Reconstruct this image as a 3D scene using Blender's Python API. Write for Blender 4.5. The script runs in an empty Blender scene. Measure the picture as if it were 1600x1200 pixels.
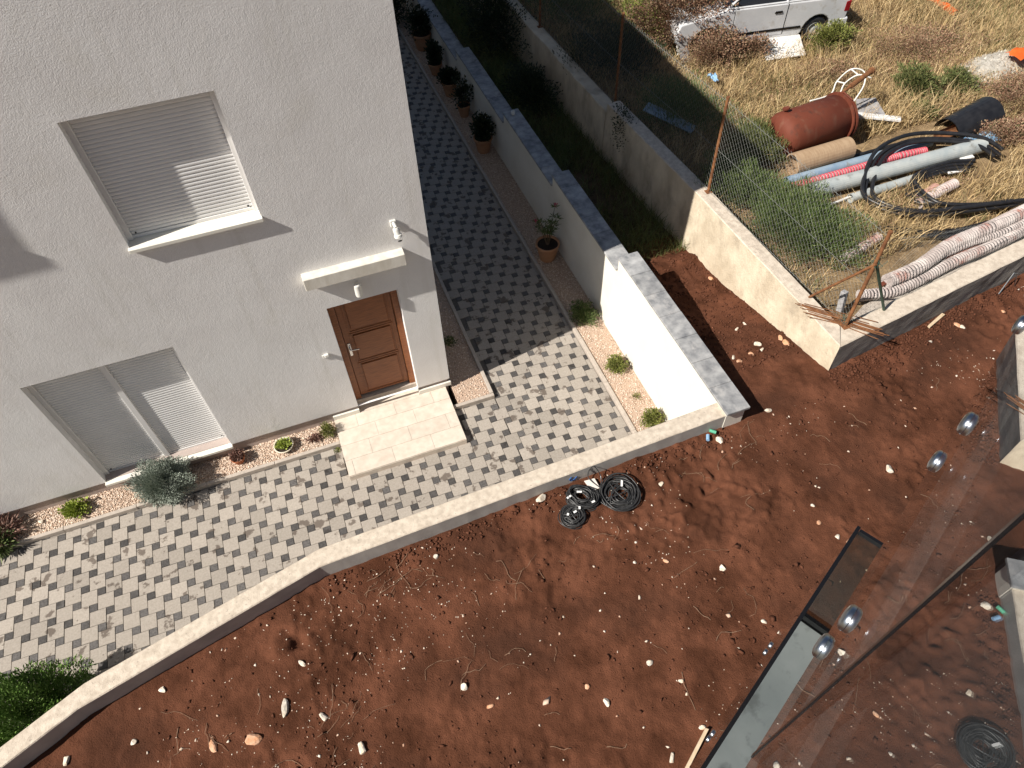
import bpy, bmesh, math, random
import numpy as np
from mathutils import Vector, Matrix
random.seed(7); rng = np.random.default_rng(7)
S = bpy.context.scene
COL = S.collection

# ------------------------------------------------------------------ camera, sky, sun, exposure
F_PX, TILT, ROLL, YAW = 1125.0, 0.666, -0.0415, 0.3255
d_ = Vector((math.sin(YAW), math.cos(YAW), 0))
fwd = d_ * math.sin(TILT) + Vector((0, 0, -1)) * math.cos(TILT)
rgt = d_.cross(Vector((0, 0, 1))); upv = rgt.cross(fwd)
R_ = rgt * math.cos(ROLL) + upv * math.sin(ROLL); U_ = -rgt * math.sin(ROLL) + upv * math.cos(ROLL)
cam_d = bpy.data.cameras.new('camera'); cam = bpy.data.objects.new('camera', cam_d); COL.objects.link(cam)
m3 = Matrix((R_, U_, -fwd)).transposed().to_4x4(); m3.translation = Vector((0, -7.0, 9.05)); cam.matrix_world = m3
cam_d.sensor_width = 36; cam_d.lens = 36 * F_PX / 1600; cam_d.clip_start = 0.02; cam_d.clip_end = 2000
S.camera = cam
SUN_EL, SUN_AZ = math.radians(43.9), math.radians(11.0)
to_sun = Vector((-math.cos(SUN_EL) * math.cos(SUN_AZ), -math.cos(SUN_EL) * math.sin(SUN_AZ), math.sin(SUN_EL)))
W = bpy.data.worlds.new('World'); S.world = W; W.use_nodes = True
wn = W.node_tree.nodes; wl = W.node_tree.links
sky = wn.new('ShaderNodeTexSky'); sky.sky_type = 'NISHITA'; sky.sun_disc = False
sky.sun_elevation = SUN_EL; sky.sun_rotation = math.atan2(to_sun.x, to_sun.y) % (2 * math.pi)
wl.new(sky.outputs[0], wn['Background'].inputs[0]); wn['Background'].inputs[1].default_value = 0.042
sl = bpy.data.lights.new('sun', 'SUN'); sl.energy = 4.6; sl.angle = math.radians(0.5); sl.color = (1, 0.94, 0.86)
so = bpy.data.objects.new('sun', sl); COL.objects.link(so); so.rotation_euler = to_sun.to_track_quat('Z', 'Y').to_euler(); so.location = (-20, -8, 30)
S.view_settings.view_transform = 'Standard'; S.view_settings.look = 'None'; S.view_settings.gamma = 1
S.view_settings.exposure = 0.58; S.view_settings.use_curve_mapping = False

# ------------------------------------------------------------------ materials
def M(name, c1, c2=None, scale=4, rough=0.8, bump=None, spec=0.3, metal=0, isl=None, per_obj=0.0, detail=5, lo=.35, hi=.65, stain=None, stretch=None, streak=None):
    m = bpy.data.materials.new(name); m.use_nodes = True
    n = m.node_tree.nodes; l = m.node_tree.links; p = n['Principled BSDF']
    p.inputs['Roughness'].default_value = rough; p.inputs['Specular IOR Level'].default_value = spec; p.inputs['Metallic'].default_value = metal
    geo = n.new('ShaderNodeNewGeometry'); vec = geo.outputs['Position']
    if stretch:
        mp = n.new('ShaderNodeMapping'); mp.inputs['Scale'].default_value = stretch; l.new(vec, mp.inputs[0]); vec = mp.outputs[0]
    def noise(sc, det=5, rgh=.55):
        t = n.new('ShaderNodeTexNoise'); t.inputs['Scale'].default_value = sc; t.inputs['Detail'].default_value = det; t.inputs['Roughness'].default_value = rgh
        l.new(vec, t.inputs['Vector']); return t.outputs['Fac']
    def ramp(fac, a, b, ca, cb):
        r = n.new('ShaderNodeValToRGB'); r.color_ramp.elements[0].position = a; r.color_ramp.elements[1].position = b
        r.color_ramp.elements[0].color = (*ca, 1); r.color_ramp.elements[1].color = (*cb, 1); l.new(fac, r.inputs[0]); return r.outputs[0]
    def mix(fac, a, b, mode='MIX'):
        x = n.new('ShaderNodeMix'); x.data_type = 'RGBA'; x.blend_type = mode
        if isinstance(fac, float): x.inputs[0].default_value = fac
        else: l.new(fac, x.inputs[0])
        for s, v in ((6, a), (7, b)):
            if isinstance(v, tuple): x.inputs[s].default_value = (*v, 1)
            else: l.new(v, x.inputs[s])
        return x.outputs[2]
    col = None
    if isl:
        r = n.new('ShaderNodeValToRGB'); r.color_ramp.interpolation = 'LINEAR'
        e = r.color_ramp.elements
        while len(e) < len(isl): e.new(0.5)
        for i, c in enumerate(isl): e[i].position = i / (len(isl) - 1); e[i].color = (*c, 1)
        l.new(geo.outputs['Random Per Island'], r.inputs[0]); col = r.outputs[0]
    elif c2: col = ramp(noise(scale, detail), lo, hi, c1, c2)
    if stain:
        sc_, c_, a_, b_ = stain
        msk = ramp(noise(sc_, 6, .6), a_, b_, (0, 0, 0), (1, 1, 1))
        col = mix(msk, col if col is not None else c1, c_)
    if streak:
        mp2 = n.new('ShaderNodeMapping'); mp2.inputs['Scale'].default_value = (7, 7, .45); l.new(geo.outputs['Position'], mp2.inputs[0])
        t2 = n.new('ShaderNodeTexNoise'); t2.inputs['Scale'].default_value = 1; t2.inputs['Detail'].default_value = 3; l.new(mp2.outputs[0], t2.inputs['Vector'])
        col = mix(ramp(t2.outputs['Fac'], .56, .74, (0, 0, 0), (.55, .55, .55)), col, streak)
    if per_obj:
        oi = n.new('ShaderNodeObjectInfo'); mr = n.new('ShaderNodeMapRange'); l.new(oi.outputs['Random'], mr.inputs[0])
        mr.inputs[3].default_value = 1 - per_obj; mr.inputs[4].default_value = 1 + per_obj
        hs = n.new('ShaderNodeHueSaturation'); l.new(mr.outputs[0], hs.inputs['Value'])
        if col is not None: l.new(col, hs.inputs['Color'])
        else: hs.inputs['Color'].default_value = (*c1, 1)
        col = hs.outputs[0]
    if col is not None: l.new(col, p.inputs['Base Color'])
    else: p.inputs['Base Color'].default_value = (*c1, 1)
    if bump:
        prev = None
        for (bs, bst, bd) in bump:
            b = n.new('ShaderNodeBump'); b.inputs['Strength'].default_value = bst; b.inputs['Distance'].default_value = bd
            l.new(noise(bs, 4, .6), b.inputs['Height'])
            if prev: l.new(prev, b.inputs['Normal'])
            prev = b.outputs[0]
        l.new(prev, p.inputs['Normal'])
    return m
def glassmat(name, tint, refl=1.0):
    m = bpy.data.materials.new(name); m.use_nodes = True; n = m.node_tree.nodes; l = m.node_tree.links
    n.remove(n['Principled BSDF']); o = n['Material Output']
    t = n.new('ShaderNodeBsdfTransparent'); t.inputs[0].default_value = (*tint, 1)
    g = n.new('ShaderNodeBsdfGlossy'); g.inputs['Roughness'].default_value = 0.0; g.inputs[0].default_value = (.93, .95, .97, 1)
    geo = n.new('ShaderNodeNewGeometry'); dot = n.new('ShaderNodeVectorMath'); dot.operation = 'DOT_PRODUCT'
    l.new(geo.outputs['Normal'], dot.inputs[0]); l.new(geo.outputs['Incoming'], dot.inputs[1])
    def mth(op, a, b):
        q = n.new('ShaderNodeMath'); q.operation = op
        for i, v in enumerate((a, b)):
            if v is None: continue
            if isinstance(v, float): q.inputs[i].default_value = v
            else: l.new(v, q.inputs[i])
        return q.outputs[0]
    c = mth('ABSOLUTE', dot.outputs['Value'], None); sch = mth('POWER', mth('SUBTRACT', 1.0, c), 4.3); f = mth('ADD', mth('MULTIPLY', sch, .957), .043)   # Schlick, the same from both sides of a pane
    mx = n.new('ShaderNodeMixShader'); l.new(f, mx.inputs[0]); l.new(t.outputs[0], mx.inputs[1]); l.new(g.outputs[0], mx.inputs[2]); l.new(mx.outputs[0], o.inputs[0])
    return m
STRAW = [(.52, .37, .17), (.20, .13, .06), (.66, .48, .25), (.32, .215, .10), (.80, .62, .35), (.15, .11, .05), (.56, .41, .20)]
GREEN = [(.05, .08, .022), (.11, .16, .045), (.08, .115, .035), (.19, .22, .085)]
mt = dict(
 plaster=M('plaster', (.74, .725, .71), (.80, .79, .775), 1.3, .9, [(4, .12, .03), (26, .25, .010), (75, .55, .007), (170, .4, .003)], .15, stain=(1.7, (.71, .69, .65), .56, .80), streak=(.67, .655, .62)),
 plinth=M('plinth_plaster', (.40, .33, .30), (.46, .39, .35), 6, .9, [(60, .3, .004)], .2),
 render=M('white_render', (.73, .695, .61), (.79, .76, .68), 2, .85, [(40, .15, .003)], .2),
 roof=M('roof_tile', (.3, .12, .07), (.38, .17, .1), 3, .8),
 shutter=M('shutter_aluminium', (.74, .735, .72), (.78, .775, .76), 3, .45, None, .4),
 frame=M('white_frame', (.76, .75, .735), None, 1, .5),
 sill=M('stone_sill', (.74, .71, .63), (.80, .78, .70), 6, .6, [(80, .2, .002)]),
 canopy=M('canopy_stone', (.62, .58, .50), (.75, .72, .65), 9, .8, [(50, .4, .004)], stretch=(1, 1, .25)),
 wood=M('door_wood', (.18, .055, .017), (.30, .105, .034), 5, .4, [(30, .15, .002)], .4, stretch=(1.2, 1, 14)),
 steel=M('brushed_steel', (.6, .6, .6), None, 1, .25, metal=1),
 steelr=M('satin_steel', (.34, .37, .41), None, 1, .30, metal=1),
 whitepl=M('white_plastic', (.74, .73, .68), None, 1, .4),
 tile=M('landing_tile', (.58, .50, .415), (.67, .60, .51), 9, .5, [(70, .1, .002)], per_obj=.05),
 slab=M('paver_light', (.315, .28, .24), (.385, .345, .30), 40, .85, [(160, .5, .002)], .2, per_obj=.12, stain=(4.2, (.15, .125, .105), .585, .62)),
 sett=M('paver_dark', (.068, .064, .062), (.11, .104, .10), 40, .85, [(160, .5, .002)], .2, per_obj=.35, stain=(3.2, (.05, .045, .042), .60, .68)),
 joint=M('joint_sand', (.10, .09, .08), (.15, .135, .12), 60, .95),
 kerb=M('kerb_concrete', (.40, .35, .30), (.48, .42, .36), 20, .85, [(90, .3, .002)]),
 gravelbase=M('gravel_bed', (.38, .27, .20), (.62, .47, .36), 70, .95, [(110, 1, .012)]),
 gravel=M('gravel_chips', (1, 1, 1), rough=.9, isl=[(.35, .24, .17), (.66, .50, .38), (.78, .66, .54), (.55, .40, .30), (.82, .74, .64)]),
 coping=M('coping_slate', (.17, .175, .185), (.44, .44, .435), 7, .6, [(40, .3, .003)], .3, per_obj=.12, lo=.3, hi=.72, stain=(6, (.42, .41, .40), .58, .72)),
 conc=M('parapet_concrete', (.48, .41, .33), (.64, .56, .46), 14, .9, [(70, .6, .006), (16, .3, .01)], .15, stain=(30, (.34, .29, .24), .62, .70)),
 concside=M('parapet_side', (.44, .42, .39), (.54, .52, .48), 4, .9, [(40, .3, .003)], .15),
 oldconc=M('old_concrete', (.50, .42, .31), (.68, .59, .45), 3, .9, [(9, .7, .03), (60, .6, .008)], .15, stain=(2.2, (.36, .30, .225), .52, .70), stretch=(1, 1, .6)),
 rough=M('rough_cast_concrete', (.24, .225, .205), (.36, .335, .30), 5, .95, [(11, .6, .02), (60, .8, .008)], .1, stretch=(.7, .7, 1.6), stain=(3, (.17, .15, .13), .55, .68)),
 soil=M('red_soil', (.072, .028, .0150), (.146, .058, .0325), 2.4, .97, [(24, .4, .02), (60, .9, .012), (150, 1, .007)], .08, lo=.36, hi=.64, stain=(.8, (.070, .030, .018), .50, .66)),
 clod=M('soil_clod', (.078, .031, .018), (.125, .052, .031), 9, .97, [(60, .8, .01)], .08),
 rock=M('limestone', (.60, .50, .38), (.76, .70, .60), 18, .85, [(40, .7, .01)], .2, per_obj=.12),
 rockred=M('reddish_limestone', (.55, .27, .14), (.68, .42, .28), 18, .85, [(40, .7, .01)], .2),
 pebble=M('pebbles', (1, 1, 1), rough=.9, isl=[(.62, .5, .38), (.8, .72, .6), (.5, .3, .2), (.74, .66, .55)]),
 twig=M('dry_root', (.17, .10, .06), (.32, .21, .14), 20, .9),
 dry=M('dry_ground', (.19, .13, .07), (.34, .24, .135), 4, .95, [(25, .8, .03), (120, .8, .01)], .1),
 far=M('far_ground', (.18, .13, .08), (.26, .19, .11), .5, .95),
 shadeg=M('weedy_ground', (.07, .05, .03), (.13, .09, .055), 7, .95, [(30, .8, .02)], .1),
 straw=M('straw', (1, 1, 1), rough=.8, isl=STRAW),
 weeds=M('green_weeds', (1, 1, 1), rough=.7, isl=[(.05, .07, .022), (.12, .145, .045), (.20, .20, .075), (.07, .09, .03)]),
 bramble=M('dry_bramble', (1, 1, 1), rough=.8, isl=[(.20, .10, .06), (.34, .20, .13), (.12, .06, .035), (.45, .30, .20), (.10, .11, .04)]),
 green=M('leaf_green', (1, 1, 1), rough=.6, isl=GREEN),
 olive=M('leaf_olive', (1, 1, 1), rough=.6, isl=[(.10, .12, .03), (.20, .22, .05), (.28, .29, .08), (.07, .09, .025)]),
 lav=M('leaf_grey', (1, 1, 1), rough=.75, isl=[(.19, .23, .19), (.29, .33, .27), (.42, .46, .39), (.12, .15, .12)]),
 rosem=M('leaf_rosemary', (1, 1, 1), rough=.6, isl=[(.06, .12, .02), (.14, .24, .05), (.09, .17, .03), (.20, .29, .08)]),
 succ=M('leaf_succulent', (1, 1, 1), rough=.5, isl=[(.24, .31, .05), (.42, .48, .10), (.32, .38, .07), (.15, .20, .04)]),
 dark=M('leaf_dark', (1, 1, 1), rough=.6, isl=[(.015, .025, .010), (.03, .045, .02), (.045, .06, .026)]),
 brown=M('leaf_brown', (1, 1, 1), rough=.8, isl=[(.13, .06, .045), (.24, .13, .10), (.3, .2, .16)]),
 pink=M('flower_pink', (.55, .10, .16), rough=.6),
 stem=M('stem', (.09, .065, .04), (.15, .11, .07), 20, .9),
 terra=M('terracotta', (.42, .21, .11), (.50, .27, .155), 5, .8, [(50, .2, .002)]),
 terrad=M('terracotta_red', (.33, .105, .045), (.40, .14, .06), 6, .7),
 cream=M('cream_ceramic', (.62, .56, .42), (.68, .62, .5), 6, .5),
 potsoil=M('potting_soil', (.025, .018, .013), (.05, .035, .025), 60, .95, [(90, 1, .01)]),
 rust=M('rusty_steel', (.13, .055, .025), (.25, .11, .045), 14, .85, [(60, .5, .003)]),
 tank=M('red_oxide_paint', (.125, .031, .017), (.165, .046, .026), 2.5, .7, [(40, .2, .003), (3, .15, .02)], .25, stain=(5, (.085, .035, .024), .56, .72), streak=(.20, .10, .065)),
 tan=M('tan_pipe', (.34, .23, .14), (.42, .30, .19), 6, .7, stretch=(8, 1, 1)),
 grey=M('grey_pvc', (.34, .38, .385), (.46, .48, .46), 5, .6, stain=(6, (.24, .24, .22), .58, .72)),
 blue=M('blue_grey_pvc', (.20, .29, .39), (.30, .38, .45), 7, .55, stain=(6, (.22, .22, .20), .58, .72)),
 red=M('red_mesh_hose', (.42, .02, .045), (.62, .14, .17), 55, .6),
 black=M('black_rubber', (.012, .012, .014), (.022, .022, .024), 8, .4, None, .5),
 cable=M('black_cable', (.022, .022, .023), (.045, .045, .045), 30, .38, None, .5),
 hosew=M('corrugated_hose_ridge', (.36, .30, .28), (.56, .50, .47), 5, .7, stain=(3, (.32, .15, .12), .56, .68)),
 hosed=M('corrugated_hose_groove', (.025, .022, .024), None, 1, .8),
 pinkpipe=M('faded_pink_pipe', (.48, .24, .20), (.58, .34, .29), 8, .7),
 wire=M('galvanised_wire', (.30, .31, .29), None, 1, .5, None, .5, .3),
 gwire=M('green_coated_wire', (.05, .10, .075), None, 1, .5),
 gpost=M('green_post', (.03, .06, .045), (.05, .09, .06), 20, .5),
 carw=M('car_white', (.60, .61, .62), (.68, .69, .70), 3, .35, None, .5, stain=(5, (.50, .48, .45), .58, .7)),
 carglass=M('car_glass', (.018, .024, .035), None, 1, .08, None, .6),
 carred=M('tail_lamp', (.25, .01, .015), None, 1, .2),
 white=M('white_board', (.74, .73, .70), (.80, .79, .77), 4, .6, stain=(9, (.6, .57, .5), .6, .7)),
 paper=M('paper', (.66, .60, .54), None, 1, .7), tagw=M('white_tag', (.78, .78, .76), None, 1, .6),
 yellow=M('yellow_plastic', (.62, .34, .03), (.66, .4, .06), 8, .5),
 orange=M('orange_plastic', (.60, .10, .015), (.66, .14, .03), 8, .5),
 tarp=M('blue_tarp', (.10, .24, .42), (.35, .45, .52), 14, .5),
 greyd=M('grey_fibre_cement', (.30, .29, .30), (.40, .39, .38), 8, .85),
 rubbase=M('rubble_base', (.36, .33, .28), (.52, .49, .43), 9, .95, [(20, 1, .03)]),
 rubble=M('white_rubble', (1, 1, 1), rough=.95, isl=[(.40, .36, .30), (.60, .56, .49), (.30, .27, .23), (.68, .64, .57)]),
 ourtile=M('balcony_tile', (.30, .33, .325), (.40, .43, .42), 3, .45, [(30, .1, .002)], .3, stain=(8, (.2, .215, .21), .55, .7)),
 ourwall=M('own_facade', (.40, .39, .38), (.44, .43, .42), 3, .9),
 ourfloor=M('own_floor', (.085, .085, .088), (.105, .105, .108), 3, .5),
 blackm=M('black_metal', (.008, .008, .009), None, 1, .25, None, .5),
 paint=M('blue_paint', (.03, .10, .30), None, 1, .6), greenpl=M('green_plastic', (.10, .38, .24), None, 1, .4), bluepl=M('blue_plastic', (.25, .42, .62), None, 1, .4),
 timber=M('pale_timber', (.55, .42, .27), (.66, .53, .38), 12, .7), lens=M('dark_lens', (.02, .02, .02), None, 1, .1),
 glass=glassmat('clear_glass', (.95, .965, .96)), dglass=glassmat('shade_tint_glass', (.60, .60, .55)),  # second glass: darker tint stands in for dimming at a steep view
)

# ------------------------------------------------------------------ mesh helpers
class MB:
    def __init__(s): s.v = []; s.f = []; s.mi = []
    def add(s, vs, fs, mi=0):
        b = len(s.v); s.v += [tuple(v) for v in vs]; s.f += [tuple(b + i for i in f) for f in fs]; s.mi += [mi] * len(fs); return s
    def box(s, x0, x1, y0, y1, z0, z1, mi=0, c=0.0):
        if c <= 0:
            vs = [(x, y, z) for z in (z0, z1) for y in (y0, y1) for x in (x0, x1)]
            return s.add(vs, [(0, 2, 3, 1), (4, 5, 7, 6), (0, 1, 5, 4), (2, 6, 7, 3), (0, 4, 6, 2), (1, 3, 7, 5)], mi)
        bm = bmesh.new(); bmesh.ops.create_cube(bm, size=1)
        for v in bm.verts: v.co = Vector(((x0 + x1) / 2 + v.co.x * (x1 - x0), (y0 + y1) / 2 + v.co.y * (y1 - y0), (z0 + z1) / 2 + v.co.z * (z1 - z0)))
        bmesh.ops.bevel(bm, geom=bm.edges[:], offset=c, segments=1, affect='EDGES', profile=.5)
        bm.verts.index_update(); s.add([v.co[:] for v in bm.verts], [[v.index for v in f.verts] for f in bm.faces], mi); bm.free(); return s
    def prism(s, poly, z0, z1, mi=0, inset=0.0, drop=0.004):
        n = len(poly); a = sum(poly[i][0] * poly[(i + 1) % n][1] - poly[(i + 1) % n][0] * poly[i][1] for i in range(n))
        if a < 0: poly = poly[::-1]
        b = len(s.v)
        if inset:
            cx = sum(p[0] for p in poly) / n; cy = sum(p[1] for p in poly) / n
            ip = []
            for p in poly:
                dx, dy = cx - p[0], cy - p[1]; L = math.hypot(dx, dy) or 1
                ip.append((p[0] + dx / L * inset * 1.4, p[1] + dy / L * inset * 1.4))
            vs = [(x, y, z0) for x, y in poly] + [(x, y, z1 - drop) for x, y in poly] + [(x, y, z1) for x, y in ip]
            fs = [tuple(range(2 * n, 3 * n))]
            for r in (0, n): fs += [(r + i, r + (i + 1) % n, r + n + (i + 1) % n, r + n + i) for i in range(n)]
        else:
            vs = [(x, y, z0) for x, y in poly] + [(x, y, z1) for x, y in poly]
            fs = [tuple(range(n, 2 * n)), tuple(range(n - 1, -1, -1))] + [(i, (i + 1) % n, n + (i + 1) % n, n + i) for i in range(n)]
        return s.add(vs, fs, mi)
    def tube(s, pts, r, seg=8, mi=0, closed=False, cap=True, rfun=None, mfun=None):
        pts = [Vector(p) for p in pts]; n = len(pts); vs = []; prev = None
        for i, p in enumerate(pts):
            a = pts[(i - 1) % n] if (closed or i > 0) else p; b = pts[(i + 1) % n] if (closed or i < n - 1) else p
            t = (b - a); t = t.normalized() if t.length > 1e-9 else Vector((0, 0, 1))
            if prev is None: nn = t.orthogonal().normalized()
            else:
                nn = prev - t * prev.dot(t); nn = nn.normalized() if nn.length > 1e-6 else t.orthogonal().normalized()
            prev = nn; bb = t.cross(nn); rr = rfun(i) if rfun else (r[i] if isinstance(r, (list, tuple)) else r)
            for k in range(seg):
                an = 2 * math.pi * k / seg; vs.append(tuple(p + (nn * math.cos(an) + bb * math.sin(an)) * rr))
        base = len(s.v); s.v += vs; m = n if closed else n - 1
        for i in range(m):
            j = (i + 1) % n
            for k in range(seg):
                k2 = (k + 1) % seg; s.f.append((base + i * seg + k, base + i * seg + k2, base + j * seg + k2, base + j * seg + k)); s.mi.append(mfun(i) if mfun else mi)
        if cap and not closed:
            s.f.append(tuple(base + k for k in range(seg - 1, -1, -1))); s.mi.append(mi)
            s.f.append(tuple(base + (n - 1) * seg + k for k in range(seg))); s.mi.append(mi)
        return s
    def lathe(s, prof, c=(0, 0, 0), seg=24, mi=0, axis=(0, 0, 1)):
        q = Vector(axis).normalized().to_track_quat('Z', 'Y'); c = Vector(c); vs = []
        for r, z in prof:
            for k in range(seg):
                a = 2 * math.pi * k / seg; vs.append(tuple(c + q @ Vector((r * math.cos(a), r * math.sin(a), z))))
        fs = [(i * seg + k, i * seg + (k + 1) % seg, (i + 1) * seg + (k + 1) % seg, (i + 1) * seg + k) for i in range(len(prof) - 1) for k in range(seg)]
        return s.add(vs, fs, mi)
    def quad(s, a, b, c, d, mi=0): return s.add([a, b, c, d], [(0, 1, 2, 3)], mi)
def link(name, me, parent=None):
    o = bpy.data.objects.new(name, me); COL.objects.link(o)
    if parent: o.parent = parent
    return o
def obj(name, mb, mat, parent=None, smooth=False, base=None, kind=None, bevel=0):
    me = bpy.data.meshes.new(name); root = parent
    while root is not None and root.parent is not None: root = root.parent
    off = Vector(base) if base is not None else (root.location.copy() if (root is not None and not root.get('_local')) else Vector())
    me.from_pydata([(x - off.x, y - off.y, z - off.z) for x, y, z in mb.v], [], mb.f)
    for m in (mat if isinstance(mat, (list, tuple)) else [mat]): me.materials.append(mt[m] if isinstance(m, str) else m)
    if any(mb.mi): me.polygons.foreach_set('material_index', mb.mi)
    if smooth: me.polygons.foreach_set('use_smooth', [True] * len(me.polygons))
    me.update(); o = link(name, me, parent)
    if base is not None: o.location = off
    if kind: o['kind'] = kind
    if bevel: b = o.modifiers.new('bevel', 'BEVEL'); b.width = bevel; b.segments = 2; b.limit_method = 'ANGLE'
    return o
def npobj(name, V, Fc, mat, parent=None, kind='stuff'):
    me = bpy.data.meshes.new(name); nf, k = Fc.shape
    me.vertices.add(len(V)); me.vertices.foreach_set('co', V.astype(np.float32).ravel())
    me.loops.add(nf * k); me.loops.foreach_set('vertex_index', Fc.astype(np.int32).ravel())
    me.polygons.add(nf); me.polygons.foreach_set('loop_start', np.arange(0, nf * k, k, dtype=np.int32)); me.polygons.foreach_set('loop_total', np.full(nf, k, dtype=np.int32))
    me.update(calc_edges=True); me.materials.append(mt[mat]); o = link(name, me, parent)
    if kind: o['kind'] = kind
    return o
def tag(o, label=None, cat=None, group=None, kind=None):
    if label: o['label'] = label
    if cat: o['category'] = cat
    if group: o['group'] = group
    if kind: o['kind'] = kind
    return o
def thing(name, loc, label, cat, group=None, local=False, rz=0):
    o = bpy.data.objects.new(name, None); COL.objects.link(o); o.location = loc; o.empty_display_size = .1; o.rotation_euler.z = rz
    if local: o['_local'] = 1
    return tag(o, label, cat, group)

# value noise
def vnoise(x, y, sc, seed):
    r = np.random.default_rng(seed); N = 256; g = r.random((N, N)); u = x * sc + 1000; v = y * sc + 1000
    i = np.floor(u).astype(int); j = np.floor(v).astype(int); a = u - i; b = v - j; a = a * a * (3 - 2 * a); b = b * b * (3 - 2 * b)
    G = lambda p, q: g[p % N, q % N]
    return (G(i, j) * (1 - a) + G(i + 1, j) * a) * (1 - b) + (G(i, j + 1) * (1 - a) + G(i + 1, j + 1) * a) * b - .5
def fbm(x, y, sc, o, seed):
    r = 0; am = 1
    for k in range(o): r = r + am * vnoise(x, y, sc, seed + k); sc *= 2.1; am *= .5
    return r
def sheet(name, x0, x1, y0, y1, st, hf, mat, keep=None, kind='structure', parent=None):
    nx = int((x1 - x0) / st) + 1; ny = int((y1 - y0) / st) + 1
    X, Y = np.meshgrid(np.linspace(x0, x1, nx), np.linspace(y0, y1, ny)); Z = hf(X, Y)
    V = np.stack([X.ravel(), Y.ravel(), Z.ravel()], 1); i = np.arange(nx * ny).reshape(ny, nx)
    Fc = np.stack([i[:-1, :-1].ravel(), i[:-1, 1:].ravel(), i[1:, 1:].ravel(), i[1:, :-1].ravel()], 1)
    if keep is not None:
        c = V[Fc].mean(1); Fc = Fc[keep(c[:, 0], c[:, 1])]
    o = npobj(name, V, Fc, mat, parent, kind); o.data.polygons.foreach_set('use_smooth', [True] * len(o.data.polygons)); return o

# garden parapet lines (plan), retaining wall lines
PIN = [(4.17, -2.73), (-.96, -2.88), (-3.46, -3.47), (-4.5, -3.93), (-7.2, -5.1)]
POUT = [(4.17, -2.95), (-1.0, -3.10), (-3.52, -3.71), (-4.6, -4.18), (-7.3, -5.35)]
RW_O = [(5.97, -2.67), (5.85, .78), (5.66, 3.72)]
RW_I = [(6.19, -2.36), (6.09, .8), (5.92, 3.72)]
def wline(x, y): return np.where(y < .8, 5.97 - .035 * (y + 2.67), 5.85 - .065 * (y - .78))     # outer face of the retaining wall
def pline(x): return np.interp(x, [p[0] for p in POUT[::-1]], [p[1] for p in POUT[::-1]])
def seg2(x): return -2.67 + (x - 5.97) * .142
def soil_h(x, y):
    h = 1.40 + .05 * fbm(x, y, .7, 3, 11) + .016 * fbm(x, y, 2.2, 2, 21) + .020 * np.abs(fbm(x, y, 9, 3, 31)) + .012 * fbm(x, y, 17, 1, 35)
    clod = np.clip(fbm(x, y, .8, 2, 41) + .02, 0, 1) * .11 * np.clip(fbm(x, y, 14, 1, 51) + .05, 0, 1) * 2.0
    h = h + clod
    h = h - np.where((x > 4.2) & (x < 6.2), np.clip((y + 2.75) * .175, 0, .60), 0) + np.where((x > 4.2) & (x < 6.2), .09 * np.exp(-((y - .45) / .22) ** 2) * (1 + .8 * fbm(x, y, 5, 2, 37)), 0)
    for (hx, hy, hr, hd) in ((-1.42, -3.74, .07, .10), (-1.62, -3.72, .09, -.07), (4.35, -4.0, .12, .05)):
        h = h - hd * np.exp(-((x - hx) ** 2 + (y - hy) ** 2) / hr ** 2)
    return h
def field_h(x, y): return 1.50 + .09 * fbm(x, y, .45, 3, 61) + .05 * fbm(x, y, 2.2, 2, 71) - .06 * np.clip((y - 6) / 6, 0, 1)
H1 = lambda f, x, y: float(f(np.array([x * 1.0]), np.array([y * 1.0]))[0])

# ------------------------------------------------------------------ ground sheets
obj('ground', MB().box(-150, 150, -150, 150, -.9, -.6), 'far', kind='structure')
soil = sheet('soil', -9, 16, -14, 1.2, .025, soil_h, 'soil', lambda x, y: ~((x < 4.25) & (y > pline(x) + .1)) & ~((x > 6.08) & (y > seg2(x) + .1)) & (np.abs(x) + np.abs(y + 7) < 22))
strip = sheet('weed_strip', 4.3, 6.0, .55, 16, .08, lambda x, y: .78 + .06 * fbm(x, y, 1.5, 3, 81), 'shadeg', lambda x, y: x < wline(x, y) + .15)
field = sheet('dry_field', 5.9, 26, -3, 18, .09, field_h, 'dry', lambda x, y: (x > wline(x, y) + .12) & (y > np.minimum(seg2(x), 0) + .12))

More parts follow.
